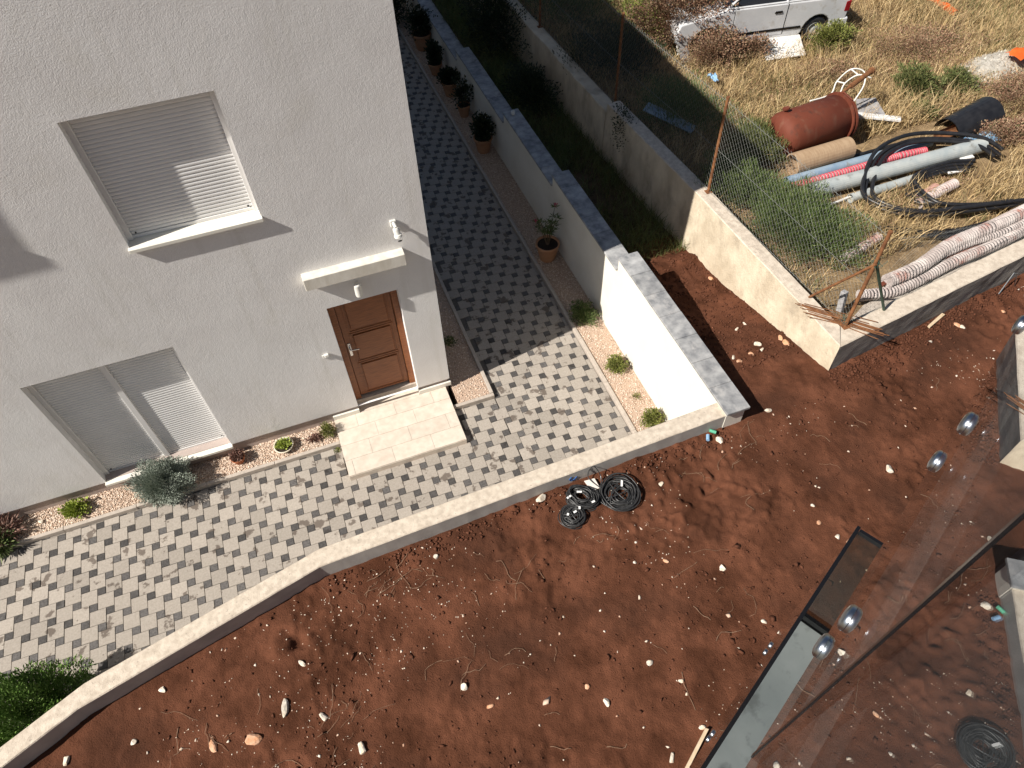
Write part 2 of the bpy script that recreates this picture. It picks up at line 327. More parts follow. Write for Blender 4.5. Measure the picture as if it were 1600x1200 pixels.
# ------------------------------------------------------------------ the house
house = thing('house', (-3, 3, 0), 'white rendered house with closed roller shutters and a brown front door', 'house')
XW, YB, ZT = 1.335, 16.0, 7.7
OP = [(-1.886, -.488, 3.985, 5.483), (-3.79, -2.03, .262, 2.458), (-.125, .827, .10, 2.392)]
def facade():
    mb = MB(); xs = sorted({-14.0, XW} | {o[0] for o in OP} | {o[1] for o in OP}); zs = sorted({.275, ZT} | {o[2] for o in OP if o[2] > .275} | {o[3] for o in OP})
    for i in range(len(xs) - 1):
        for j in range(len(zs) - 1):
            cx = (xs[i] + xs[i + 1]) / 2; cz = (zs[j] + zs[j + 1]) / 2
            if any(o[0] < cx < o[1] and o[2] < cz < o[3] for o in OP): continue
            mb.quad((xs[i], 0, zs[j]), (xs[i + 1], 0, zs[j]), (xs[i + 1], 0, zs[j + 1]), (xs[i], 0, zs[j + 1]))
    for k, (a, b, c, d) in enumerate(OP):
        D = .30; c2 = c
        mb.quad((a, 0, c2), (a, D, c2), (a, D, d), (a, 0, d)); mb.quad((b, 0, c2), (b, 0, d), (b, D, d), (b, D, c2)); mb.quad((a, 0, d), (a, D, d), (b, D, d), (b, 0, d)); (mb.quad((a, 0, c2), (b, 0, c2), (b, D, c2), (a, D, c2)) if k < 2 else None)
    mb.quad((XW, 0, .275), (XW, YB, .275), (XW, YB, ZT), (XW, 0, ZT)); mb.quad((-14, YB, 0), (-14, 0, 0), (-14, 0, ZT), (-14, YB, ZT)); mb.quad((XW, YB, .275), (-14, YB, .275), (-14, YB, ZT), (XW, YB, ZT))
    mb.quad((-14, 0, .275), (-14, .035, .275), (XW, .035, .275), (XW, 0, .275))
    return mb
obj('wall', facade(), 'plaster', house)
obj('plinth', MB().box(-14, -.126, .03, .2, -.1, .29).box(.828, XW - .03, .03, .2, -.1, .29).box(XW - .2, XW - .03, .2, YB, -.1, .29), 'plinth', house)
obj('skirting_tile', MB().box(-.53, -.126, -.012, .029, .12, .20, c=.002), 'sill', house)
obj('skirting_tile', MB().box(.828, XW + .012, -.012, .029, .12, .20, c=.002), 'sill', house)
rf = obj('roof', MB().box(-14.1, XW + .02, -.02, YB + .1, ZT, ZT + .12), 'plaster', house)
bal = obj('balcony', MB().box(-11, -4.80, -.40, -.002, 6.24, 9.0, c=.01).box(-11.05, -4.80, -.425, -.002, 6.1, 6.238, c=.004), 'plaster', house)
def shutter(parent, x0, x1, z0, z1, y, pitch=.0445):
    mb = MB(); z = z0; n = int((z1 - z0) / pitch); pitch = (z1 - z0) / n; prof = []
    for i in range(n):
        for t, dy in ((.04, 0), (.12, -.005), (.35, -.0085), (.65, -.0085), (.9, -.005), (.97, 0), (.999, .004)): prof.append((y + dy, z0 + (i + t) * pitch))
    for a, b in zip(prof[:-1], prof[1:]): mb.quad((x0, a[0], a[1]), (x1, a[0], a[1]), (x1, b[0], b[1]), (x0, b[0], b[1]))
    return obj('shutter_curtain', mb, 'shutter', parent, kind='stuff')
def window(o, y, mull, label):
    a, b, c, d = o
    w = obj('window', MB().box(a, b, y + .03, y + .05, c, d), 'lens', house); w['label'] = label
    fr = MB().box(a, a + .055, y - .045, y + .029, c + .02, d, c=.003).box(b - .055, b, y - .045, y + .029, c + .02, d, c=.003).box(a + .056, b - .056, y - .02, y + .029, d - .03, d, c=.002)
    if mull: fr.box(mull - .035, mull + .035, y - .04, y + .028, c + .02, d - .031, c=.003)
    fr.box(a + .056, b - .056, y - .016, y + .012, c + .02, c + .06, c=.003)
    obj('frame', fr, 'frame', w)
    cuts = [a + .057] + ([mull - .036, mull + .036] if mull else []) + [b - .057]
    for i in range(0, len(cuts), 2): shutter(w, cuts[i], cuts[i + 1], c + .062, d - .032, y)
    obj('sill', MB().box(a - .012, b + .012, -.053, y + .03, c - .026, c + .018, c=.003), 'sill', w)
    for sx in ((a + .1), (b - .1)): obj('shutter_stop', MB().lathe([(0, -.014), (.010, -.014), (.010, 0), (0, 0)], (sx, y - .018, c + .085), 8, axis=(0, -1, 0)), 'lens', w)
window(OP[0], .155, None, 'upper window behind a closed single roller shutter')
window(OP[1], .165, -2.925, 'ground floor window behind a closed double roller shutter')
# door
a, b, c, d = OP[2]; c = .21; Y0 = .19
door = obj('door', MB().box(a + .095, b - .095, Y0, Y0 + .045, c + .075, d - .04, c=.004), 'wood', house); door['label'] = 'brown wood grain front door with three wide panels'
obj('door_frame', MB().box(a, a + .09, Y0 - .03, Y0 + .05, c + .03, d, c=.006).box(b - .09, b, Y0 - .03, Y0 + .05, c + .03, d, c=.006).box(a + .091, b - .091, Y0 - .03, Y0 + .05, d - .035, d, c=.005), 'wood', door)
for (z0, z1) in ((1.68, 2.31), (1.05, 1.62), (.33, .99)):
    mb = MB(); px0, px1 = a + .20, b - .16; y = Y0 - .002
    mb.box(px0 - .02, px1 + .02, y - .006, y, z1, z1 + .02, c=.002).box(px0 - .02, px1 + .02, y - .006, y, z0 - .02, z0, c=.002).box(px0 - .02, px0, y - .006, y, z0, z1, c=.002).box(px1, px1 + .02, y - .006, y, z0, z1, c=.002)
    mb.box(px0 + .025, px1 - .025, y - .012, y, z0 + .025, z1 - .025, c=.009); obj('door_panel', mb, 'wood', door)
obj('handle', MB().box(-.010, .032, Y0 - .012, Y0 - .001, 1.20, 1.46, c=.005).tube([(.011, Y0 - .01, 1.37), (.011, Y0 - .055, 1.37), (.03, Y0 - .062, 1.37), (.135, Y0 - .06, 1.355)], .010, 8), 'steel', door, smooth=False)
obj('threshold', MB().box(a, b, .135, Y0 + .06, .10, .238, c=.004), 'kerb', door)
obj('peephole', MB().lathe([(0, -.006), (.009, -.006), (.009, 0)], (.36, Y0 - .014, 1.95), 10, axis=(0, -1, 0)), 'steel', door)
obj('door_canopy', MB().box(-.287, .988, -.14, .001, 2.885, 3.065, c=.006), 'canopy', house)
lm = obj('wall_lamp', MB().lathe([(0, -.10), (.045, -.10), (.048, -.09), (.048, .085), (.04, .098), (0, .1)], (.325, -.085, 2.65), 20).box(.295, .355, -.05, -.002, 2.59, 2.71, c=.006), 'whitepl', house, smooth=False)
sp = obj('security_camera', MB().box(.895, .975, -.03, -.002, 3.42, 3.52, c=.008).tube([(.935, -.03, 3.49), (.945, -.09, 3.46)], .02, 10).lathe([(0, 0), (.034, 0), (.040, .02), (.040, .085), (.050, .09), (.050, .12), (.03, .125), (0, .125)], (.94, -.085, 3.45), 18, axis=(.12, -.35, -1)), 'whitepl', house)
obj('lens', MB().lathe([(.028, 0), (.018, .006), (0, .006)], (.96, -.142, 3.288), 14, axis=(.12, -.35, -1)), 'lens', sp)
obj('door_bell', MB().box(-.375, -.325, -.02, -.002, 1.52, 1.58, c=.004).box(-.345, -.285, -.045, -.004, 1.545, 1.60, c=.008), 'whitepl', house)
# landing
land = thing('landing', (.36, -.5, 0), 'beige tiled doorstep landing in front of the brown door', 'doorstep')
obj('step_base', MB().box(-.525, 1.240, -1.065, -.013, -.05, .105), 'kerb', land)
ry = [-1.075, -.80, -.525, -.25, -.012]
for r in range(4):
    off = (.10, .42, -.02, .33)[r]; xs = [-.535] + [v for v in (-.535 + off + .60 * k for k in range(-1, 4)) if -.46 < v < 1.18] + [1.25]
    for x0, x1 in zip(xs[:-1], xs[1:]): obj('floor_tile', MB().box(x0 + .0015, x1 - .0015, ry[r] + .0015, ry[r + 1] - .0015, .106, .122 + random.uniform(0, .0008), c=.0012), 'tile', land)
obj('floor_tile', MB().box(-.123, .825, -.010, .134, .106, .122, c=.0012), 'tile', land)
obj('edge_tile', MB().box(-.533, 1.248, -1.078, -1.066, .0, .105, c=.001).box(1.241, 1.25, -1.064, -.013, .0, .105, c=.001), 'tile', land)

# ------------------------------------------------------------------ paving: every slab and sett a stone of its own
path = obj('paved_path', MB().box(-7.5, 3.62, -5.2, -.43, -.10, -.012).box(1.93, 3.62, -.43, 13, -.10, -.012), 'joint', kind='structure')
UA = np.array([.2058, -.1025]); UB = np.array([-.1028, -.2052]); O0 = np.array([-4.358, -1.161])
def clip(poly, ax, val, sgn):
    out = []; n = len(poly)
    for i in range(n):
        p, q = poly[i], poly[(i + 1) % n]; a = (p[ax] - val) * sgn; b = (q[ax] - val) * sgn
        if a >= 0: out.append(p)
        if (a >= 0) != (b >= 0): t = a / (a - b); out.append(tuple(p[k] + (q[k] - p[k]) * t for k in (0, 1)))
    return out
def pavers():
    big, small, me_b, me_s = [], [], None, None
    def area(p): return abs(sum(p[i][0] * p[(i + 1) % len(p)][1] - p[(i + 1) % len(p)][0] * p[i][1] for i in range(len(p)))) / 2
    for i in range(-50, 100):
        for j in range(-90, 60):
            o = O0 + UA * i + UB * j; x, y = o
            if not (-7.4 < x < 3.9 and -5 < y < 13): continue
            g = .0022; B = .2052; s = .1026
            for kind, (x0, x1, y0, y1) in (('b', (x + g, x + B - g, y - B + g, y - g)), ('s', (x + B - s + g, x + B - g, y - B - s + g, y - B - g))):
                p = [(x0, y0), (x1, y0), (x1, y1), (x0, y1)]; cx = (x0 + x1) / 2; cy = (y0 + y1) / 2; full = True
                if -.5 < cx < 1.2 and cy > -1.0: continue
                if cx > 1.93: p2 = clip(clip(p, 0, 1.932, 1), 0, 3.618, -1)
                else: p2 = clip(p, 1, -.432, -1)
                if len(p2) < 3 or area(p2) < .0006: continue
                if cy < float(np.interp(cx, [q[0] for q in PIN[::-1]], [q[1] for q in PIN[::-1]])) - .1: continue
                full = p2 == p or (len(p2) == 4 and abs(area(p2) - area(p)) < 1e-7)
                dist = (Vector((cx, cy, 0)) - Vector((0, -7, 9.05))).length
                # what the parapet hides from above counts as not shown
                hid = cy < -1.95
                (big if kind == 'b' else small).append((dist + (100 if hid else 0) + (60 if cy > 9 else 0), (cx, cy), p2, full, (x1 - x0)))
    for name, L, mat in (('paving_slab', big, 'slab'), ('paving_sett', small, 'sett')):
        L.sort(key=lambda t: t[0]); shared = None; rest = MB()
        for k, (dd, (cx, cy), poly, full, w) in enumerate(L):
            dz = random.uniform(-.0035, .0025)
            if k < 299:
                if full:
                    if shared is None:
                        h = w / 2; o = obj(name, MB().prism([(-h, -h), (h, -h), (h, h), (-h, h)], -.010, .004, 0, .003), mat, path); shared = o.data
                    else: o = link(name, shared, path)
                    o.location = (cx, cy, dz); o.rotation_euler = (random.uniform(-.010, .010), random.uniform(-.010, .010), random.uniform(-.012, .012))
                else:
                    o = obj(name, MB().prism([(px - cx, py - cy) for px, py in poly], -.010, .004, 0, .003), mat, path); o.location = (cx, cy, dz)
            else: rest.prism(poly, -.010, .004 + dz, 0, .003)
        obj(name, rest, mat, path, kind='stuff')
pavers()

# ------------------------------------------------------------------ gravel beds with kerbs
def chips(name, rects, n, z, size, parent, mat='gravel', hf=None, flat=.6):
    A = np.array([(r[1] - r[0]) * (r[3] - r[2]) for r in rects]); cnt = (n * A / A.sum()).astype(int); P = []
    for r, c in zip(rects, cnt): P.append(np.stack([rng.uniform(r[0], r[1], c), rng.uniform(r[2], r[3], c)], 1))
    P = np.concatenate(P); N = len(P); zz = hf(P[:, 0], P[:, 1]) if hf else np.full(N, z)
    s = size * rng.uniform(.5, 1.5, N) ** 1.2; O = np.array([[1, 0, 0], [0, 1, 0], [-1, 0, 0], [0, -1, 0], [0, 0, 1], [0, 0, -1]], float)
    J = O[None] + rng.normal(0, .28, (N, 6, 3)); J *= s[:, None, None]; J[:, :, 2] *= flat
    an = rng.uniform(0, 6.28, N); c_, s_ = np.cos(an), np.sin(an); X = J[:, :, 0] * c_[:, None] - J[:, :, 1] * s_[:, None]; Y = J[:, :, 0] * s_[:, None] + J[:, :, 1] * c_[:, None]
    V = np.stack([X + P[:, 0:1], Y + P[:, 1:2], J[:, :, 2] + zz[:, None]], 2).reshape(-1, 3)
    T = np.array([[0, 1, 4], [1, 2, 4], [2, 3, 4], [3, 0, 4], [1, 0, 5], [2, 1, 5], [3, 2, 5], [0, 3, 5]]); Fc = (T[None] + 6 * np.arange(N)[:, None, None]).reshape(-1, 3)
    return npobj(name, V, Fc, mat, parent)
def bed(x0, x1, y0, y1, n, label):
    o = obj('gravel_bed', MB().box(x0, x1, y0, y1, -.1, .045), 'gravelbase', kind='structure')
    chips('gravel', [(x0, x1, y0, y1)], n, .05, .010, o); return o
bed(-7.4, -.54, -.365, .03, 15000, ''); bed(3.685, 4.17, -2.8, 13, 15000, ''); bed(1.345, 1.865, -.36, 11, 8000, '')
def kerb(x0, x1, y0, y1, L=1.0):
    n = max(1, round(max(x1 - x0, y1 - y0) / L)); lab = None; root = obj('kerb_line', MB().box(x0 + .004, x1 - .004, y0 + .004, y1 - .004, -.1, .055), 'kerb', kind='structure')
    for i in range(n):
        t0, t1 = i / n, (i + 1) / n; q = random.uniform(-.003, .003)
        if x1 - x0 > y1 - y0: mb = MB().box(x0 + (x1 - x0) * t0 + .002, x0 + (x1 - x0) * t1 - .002, y0 + q, y1 + q, -.05, .075, c=.005)
        else: mb = MB().box(x0 + q, x1 + q, y0 + (y1 - y0) * t0 + .002, y0 + (y1 - y0) * t1 - .002, -.05, .075, c=.005)
        obj('kerb_stone', mb, 'kerb', root)
kerb(-7.4, -.536, -.425, -.368); kerb(3.624, 3.682, -2.8, 13); kerb(1.868, 1.925, -.36, 11); kerb(1.262, 1.925, -.425, -.368, 1)

# ------------------------------------------------------------------ stepped white garden wall
gw = thing('garden_wall', (4.31, 3, 0), 'white rendered stepped garden wall capped with dark grey coping stones', 'garden wall')
SEG = [(-2.96, .12, 1.70), (.121, 2.70, 1.45), (2.701, 5.20, 1.23), (5.201, 8.3, 1.02), (8.301, 13, .80)]
mb = MB()
for y0, y1, z in SEG: mb.box(4.175, 4.44, y0, y1, -.1, z)
obj('rendered_wall', mb, 'render', gw)
for i, (y0, y1, z) in enumerate(SEG):
    s0 = y0 - (.04 if i == 0 else -.002); s1 = y1 + (.0 if i < 4 else 0); n = max(1, round((s1 - s0) / .46)); st = (s1 - s0) / n
    e0 = 0
    for k in range(n):
        obj('coping_stone', MB().box(4.148 + random.uniform(-.002, .002), 4.475 + random.uniform(-.002, .002), s0 + st * k + .002, s0 + st * (k + 1) - .002, z + .001, z + .042 + random.uniform(-.001, .0015), c=.004), 'coping', gw)

# ------------------------------------------------------------------ low concrete parapet between garden and soil
def resample(P, st):
    out = []
    for a, b in zip(P[:-1], P[1:]):
        n = max(1, int(math.dist(a, b) / st)); out += [(a[0] + (b[0] - a[0]) * k / n, a[1] + (b[1] - a[1]) * k / n) for k in range(n)]
    return out + [P[-1]]
def ribbon_wall(inn, out, z0, z1, amp, st=.12, zamp=0.0, batter=0.0, rows=5):
    n = 60; L = sum(math.dist(a, b) for a, b in zip(inn[:-1], inn[1:])); m = int(L / st)
    def at(P, ts):
        ds = [0]
        for a, b in zip(P[:-1], P[1:]): ds.append(ds[-1] + math.dist(a, b))
        ds = [q / ds[-1] for q in ds]; return np.interp(ts, ds, [p[0] for p in P]), np.interp(ts, ds, [p[1] for p in P])
    # keep kinks matched: interpolate per segment
    I, O = [], []
    for k in range(len(inn) - 1):
        q = max(2, int(math.dist(inn[k], inn[k + 1]) / st))
        for t in range(q): I.append(tuple(inn[k][c] + (inn[k + 1][c] - inn[k][c]) * t / q for c in (0, 1))); O.append(tuple(out[k][c] + (out[k + 1][c] - out[k][c]) * t / q for c in (0, 1)))
    I.append(inn[-1]); O.append(out[-1]); N = len(I)
    prof = []   # rings: outer bottom..outer top, top..., inner top..inner bottom
    rings = []
    for i in range(N):
        a, b = Vector((*O[i], 0)), Vector((*I[i], 0)); dd = (b - a).normalized(); r = []
        for j in range(rows): t = j / (rows - 1); z = z0 + (z1 - z0 - .012) * t; p = a - dd * batter * (1 - t) + dd * random.uniform(-amp, amp); r.append((p.x, p.y, z))
        for t in (.05, .35, .65, .95): p = a.lerp(b, t); r.append((p.x, p.y, z1 + random.uniform(-zamp, zamp) - (.0 if .1 < t < .9 else .001)))
        for j in range(rows): t = 1 - j / (rows - 1); z = z0 + (z1 - z0 - .012) * t; p = b + dd * random.uniform(-amp, amp) * .5; r.append((p.x, p.y, z))
        rings.append(r)
    K = len(rings[0]); mb = MB(); vs = [p for r in rings for p in r]; fo, ft = [], []
    for i in range(N - 1):
        for k in range(K - 1):
            f = (i * K + k, (i + 1) * K + k, (i + 1) * K + k + 1, i * K + k + 1); (ft if rows - 1 <= k < K - rows else fo).append(f)
    mb.add(vs, fo, 0); b0 = 0; mb.f += ft; mb.mi += [1] * len(ft)
    mb.f += [tuple(range(K)), tuple((N - 1) * K + k for k in range(K - 1, -1, -1))]; mb.mi += [0, 0]
    return mb
par = thing('parapet_wall', (-.5, -3, 0), 'low cream concrete retaining parapet between paved yard and red soil', 'wall')
obj('wall_body', ribbon_wall(PIN, POUT, -.1, 1.65, .002, zamp=.002), ['concside', 'conc'], par)
mb = MB(); pts = [(2.05, -3.02, 1.56), (2.02, -3.02, 1.52), (2.04, -3.02, 1.475), (2.09, -3.02, 1.49), (2.12, -3.02, 1.53)]
mb.tube([(p[0], float(np.interp(p[0], [-1, 4.17], [-3.10, -2.95])) - .004, p[2]) for p in pts], .006, 6)
mb.tube([(2.03, -3.016, 1.50), (2.10, -3.014, 1.47)], .006, 6)
obj('paint_mark', mb, 'paint', par)

# ------------------------------------------------------------------ old retaining wall of the field
rw = thing('retaining_wall', (6, -2.5, 0), 'weathered beige concrete retaining wall with a sharp corner beside the dry field', 'retaining wall')
obj('wall_body', ribbon_wall(RW_I[::-1], RW_O[::-1], .4, 1.905, .006, .12, .004, .05, 6), ['oldconc', 'conc'], rw)
obj('wall_body', ribbon_wall([(6.21, -2.355), (9.5, -1.93), (14, -1.3)], [(5.972, -2.675), (9.5, -2.19), (14, -1.55)], .8, 1.90, .005, .16, .003, .01, 6), ['rough', 'conc'], rw)
obj('wall_body', ribbon_wall([(5.92, 3.73), (5.80, 7), (5.6, 14)], [(5.64, 3.73), (5.54, 7), (5.35, 14)], .4, 1.74, .008, .15, .01, .03, 5), ['oldconc', 'oldconc'], rw)['label'] = 'lower mossy far stretch of wall'
ledge = obj('concrete_ledge', MB().prism([(6.30, -2.30), (9.5, -1.90), (14, -1.28), (14, -1.0), (9.5, -1.62), (7.0, -1.96)], 1.3, 1.60), 'kerb', kind='structure')

# ------------------------------------------------------------------ chain link fence
fence = thing('chain_link_fence', (6.1, 1, 1.9), 'rusty posted chain link fence along the retaining wall', 'fence')
PZ = [((6.24, -2.40, 1.90), (6.34, -2.31, 3.38)), ((6.03, .79, 1.90), (6.15, .98, 3.36)), ((5.91, 3.89, 1.74), (5.94, 3.96, 3.32)), ((5.74, 7.2, 1.74), (5.78, 7.2, 3.3)), ((5.6, 10.6, 1.74), (5.6, 10.6, 3.3))]
for a, b in PZ:
    o = obj('post', MB().tube([a, b], .024, 10).tube([b, (b[0], b[1], b[2] + .03)], .028, 8).box(a[0] - .05, a[0] + .05, a[1] - .05, a[1] + .05, a[2] + .002, a[2] + .008), 'rust', fence, smooth=False)
obj('brace', MB().tube([(6.12, -1.77, 1.91), (6.30, -2.36, 2.95)], .017, 8), 'rust', fence)
obj('brace', MB().tube([(6.92, -2.34, 1.88), (6.32, -2.34, 2.95)], .020, 8), 'gpost', fence)
def link_panel(A0, A1, B0, B1, name, mat, zlow=.03, sag=.0, cell=.085):
    A0, A1, B0, B1 = map(Vector, (A0, A1, B0, B1)); L = (B0 - A0).length; H = (A1 - A0).length; mb = MB()
    def P(u, v):
        p = A0.lerp(B0, u / L).lerp(A1.lerp(B1, u / L), v / H); s = math.sin(math.pi * u / L); return (p.x + sag * s * .3 * math.sin(v * 4), p.y + .01 * math.sin(u * 9 + v * 3), p.z - sag * s * v / H)
    n = int((L + H) / cell)
    for i in range(n):
        for sg in (0, 1):
            u0 = i * cell - (H if sg == 0 else 0); u1 = u0 + H if sg == 0 else u0 - H; v0, v1 = 0.0, H
            if sg == 1: u0 = i * cell; u1 = u0 - H
            lo, hi = 0.0, 1.0; du = u1 - u0
            for bound, s in ((0, 1), (L, -1)):
                a = (u0 - bound) * s; b_ = (u1 - bound) * s
                if a < 0 and b_ < 0: lo, hi = 1, 0; break
                if a < 0: lo = max(lo, a / (a - b_))
                if b_ < 0: hi = min(hi, a / (a - b_))
            if hi - lo < .01: continue
            k = max(2, int((hi - lo) * 6)); pp = [P(u0 + du * (lo + (hi - lo) * t / k), v0 + (v1 - v0) * (lo + (hi - lo) * t / k)) for t in range(k + 1)]
            mb.tube(pp, .0011, 3, cap=False)
    for v in (.02, H * .48, H * .97): mb.tube([P(L * t / 12, v) for t in range(13)], .0022, 4, cap=False)
    return obj('wire_mesh', mb, mat, fence, kind='stuff')
for k in range(4): link_panel(PZ[k][0], PZ[k][1], PZ[k + 1][0], PZ[k + 1][1], 'wire_mesh', 'wire')
link_panel((6.26, -2.38, 1.90), (6.34, -2.31, 3.30), (11.5, -1.68, 1.62), (11.5, -1.5, 2.25), 'wire_mesh', 'wire', sag=.25)
mb = MB()
for k in range(40):
    a = random.uniform(0, 6.28); p = Vector((6.33, -2.33, 2.95)) if k < 22 else Vector((6.26, -2.36, 1.97)); mb.tube([p + Vector((random.gauss(0, .035), random.gauss(0, .035), random.gauss(0, .05))), p + Vector((random.gauss(0, .05), random.gauss(0, .05), random.gauss(0, .05)))], .003, 4)
obj('wire_ties', mb, 'gwire', fence, kind='stuff')

# rebar offcuts on the wall corner: a countable bundle, one thing with its rods
rb = thing('rebar_bundle', (6.2, -2.2, 1.91), 'bundle of thin rusty steel rods lying across the retaining wall corner', 'steel rods')
rods = [((5.90 + random.uniform(-.05, .10), -1.80 - .022 * k + random.uniform(-.02, .02), 1.915 + .003 * (k % 3)), (6.58 + random.uniform(-.18, .10), -2.50 - .02 * k + random.uniform(-.05, .03), 1.925 + .005 * (k % 4))) for k in range(14)]
for a, b in rods: obj('rod', MB().tube([a, b], .0055, 6), 'rust', rb)

# ------------------------------------------------------------------ plants
def rot_frames(n, up=.3):
    d = rng.normal(0, 1, (n, 3)); d[:, 2] += up * 2; d /= np.linalg.norm(d, axis=1)[:, None]
    a = rng.normal(0, 1, (n, 3)); s = np.cross(d, a); s /= np.linalg.norm(s, axis=1)[:, None]; return d, s
def leaves(name, P, D, Sd, ln, wd, mat, parent, kind='stuff'):
    n = len(P); ln = ln * rng.uniform(.6, 1.3, n)[:, None]; wd = wd * rng.uniform(.7, 1.2, n)[:, None]; N = np.cross(D, Sd)
    V = np.stack([P, P + D * ln * .5 + Sd * wd + N * wd * .3, P + D * ln, P + D * ln * .5 - Sd * wd + N * wd * .3], 1).reshape(-1, 3)
    b = 4 * np.arange(n)[:, None]; Fc = np.concatenate([b + np.array([[0, 1, 2]]), b + np.array([[0, 2, 3]])]); return npobj(name, V, Fc, mat, parent, kind)
def cloud(c, r, n, up=.3, shell=.5, outward=.8):
    u = rng.normal(0, 1, (n, 3)); u /= np.linalg.norm(u, axis=1)[:, None]; rad = rng.uniform(0, 1, n) ** shell
    lump = 1 + .28 * np.sin(u[:, 0] * 5 + c[0] * 9) * np.sin(u[:, 1] * 6 + 1) + .18 * np.sin(u[:, 2] * 9 + u[:, 0] * 7)
    P = np.array(c) + u * np.array(r) * (rad * lump)[:, None]; P[:, 2] = np.maximum(P[:, 2], c[2] - r[2] * .95)
    d, s = rot_frames(n, up); d = d * (1 - outward) + u * outward; d[:, 2] += up * .5; d /= np.linalg.norm(d, axis=1)[:, None]; s = np.cross(d, s); s /= np.linalg.norm(s, axis=1)[:, None]
    return P, d, s
def shrub(name, loc, r, n, leaf, mat, label, cat='shrub', group=None, stems=7, up=.4, shell=.45, outward=.6, parent=None, extra=None):
    t = parent or thing(name, loc, label, cat, group); c = (0, 0, r[2] * .85) if parent is None else loc
    o = Vector((0, 0, 0)) if parent is None else Vector(loc) - Vector((0, 0, r[2] * .6))
    P, d, s = cloud(c, r, n, up, shell, outward)
    leaves('foliage', P, d, s, leaf[0], leaf[1], mat, t)
    mb = MB()
    for k in range(stems):
        a = random.uniform(0, 6.28); e = Vector((math.cos(a) * r[0] * .7, math.sin(a) * r[1] * .7, r[2] * random.uniform(.8, 1.5)))
        mb.tube([tuple(o), tuple(o + e * .5 + Vector((0, 0, r[2] * .15))), tuple(o + e)], [.006, .004, .002], 5)
    me = obj('stem', mb, 'stem', t, base=(0, 0, 0)); me.location = (0, 0, 0); return t
Z0 = .05
shrub('grey_lavender_shrub', (-3.02, -.30, Z0), (.36, .31, .30), 26000, (.032, .0055), 'lav', 'large rounded grey green lavender bush below the ground floor window', stems=6, shell=.40, outward=.75)
shrub('succulent_plant', (-4.28, -.17, Z0), (.165, .135, .09), 900, (.04, .016), 'succ', 'bright yellow green succulent clump in the gravel beside a white rock', 'plant', stems=4, outward=.8, up=.6)
shrub('small_cypress_shrub', (-.66, -.20, Z0), (.10, .10, .15), 1300, (.035, .005), 'olive', 'small yellow green conifer bush left of the landing', up=.8, stems=4)
shrub('dried_plant', (-.88, -.20, Z0), (.10, .07, .045), 350, (.03, .010), 'brown', 'low dried brown plant between round bowl and conifer', 'plant', stems=5)
shrub('spiky_plant', (-5.25, -.18, Z0), (.26, .18, .14), 900, (.11, .008), 'brown', 'reddish brown spiky plant at the left end of the gravel bed', 'plant', outward=.9)
shrub('dark_green_plant', (-5.30, -.40, Z0), (.22, .14, .13), 900, (.10, .010), 'green', 'dark green strappy plant in front of the reddish spiky one', 'plant', outward=.9)
shrub('rosemary_bush', (-4.55, -3.12, 0), (.66, .46, .66), 30000, (.055, .008), 'rosem', 'big feathery green rosemary bush behind the parapet in the lower left', stems=16, shell=.25, up=.35, outward=.5)
shrub('trailing_bush', (3.90, .60, Z0), (.21, .27, .13), 2400, (.035, .009), 'green', 'loose grey green bush half in shade beside the white wall', stems=8)
shrub('yellowish_bush', (3.93, -.62, Z0), (.15, .16, .13), 1600, (.035, .010), 'olive', 'yellow green bush in the sunny gravel against the white wall', stems=6)
shrub('parapet_corner_bush', (3.96, -1.78, Z0), (.15, .13, .15), 1500, (.035, .010), 'olive', 'green bush in the last bit of gravel beside the parapet corner', stems=6)
shrub('gravel_weed', (3.97, -1.25, Z0), (.07, .06, .02), 120, (.03, .006), 'olive', 'tiny flat weed in the gravel between two sunny bushes', 'plant', stems=3)
shrub('step_weed', (-.60, -.50, 0), (.04, .03, .03), 90, (.03, .007), 'olive', 'tiny weed sprouting at the left edge of the landing', 'plant', stems=2)
shrub('shaded_weed', (1.60, .9, Z0), (.10, .10, .06), 250, (.03, .010), 'green', 'low weed in the shaded gravel beside the house corner', 'plant', stems=4)
# potted plants: pot is a thing, its plant a thing of its own
def pot(loc, r, h, mat, label, soil_drop=.03):
    t = thing('flower_pot', loc, label, 'pot'); x, y, z = loc
    prof = [(0, 0), (r * .62, 0), (r * .64, .01)] + [(r * (.64 + .30 * k / 6) + (.003 if k % 2 else 0), h * (.05 + .78 * k / 6)) for k in range(7)] + [(r * 1.0, h * .86), (r * 1.03, h * .92), (r * 1.02, h), (r * .92, h), (r * .88, h * .9), (r * .8, h - soil_drop - .02)]
    obj('pot_body', MB().lathe(prof, loc, 28), mat, t, smooth=True)
    obj('potting_soil', MB().lathe([(0, h - soil_drop), (r * .86, h - soil_drop - .004)], loc, 20), 'potsoil', t); return t
pot((-2.00, -.17, Z0), .105, .13, 'terrad', 'small red terracotta pot holding a withered plant')
shrub('potted_succulent', (-2.00, -.17, Z0 + .12), (.09, .09, .045), 500, (.035, .010), 'brown', 'withered brown succulent in the small red terracotta pot', 'plant', stems=6)
pot((-1.33, -.19, Z0), .145, .10, 'cream', 'round cream bowl planter standing on the gravel')
shrub('bowl_succulent', (-1.33, -.19, Z0 + .09), (.10, .09, .04), 420, (.03, .012), 'succ', 'yellow green succulent rosettes in the cream bowl', 'plant', stems=3)
pot((3.90, 2.22, Z0), .215, .36, 'terra', 'large ribbed terracotta pot at the edge of the house shadow')
ol = thing('oleander', (3.90, 2.22, Z0 + .33), 'thin oleander with narrow leaves and a few pink flowers in the large pot', 'plant')
mb = MB(); tips = []
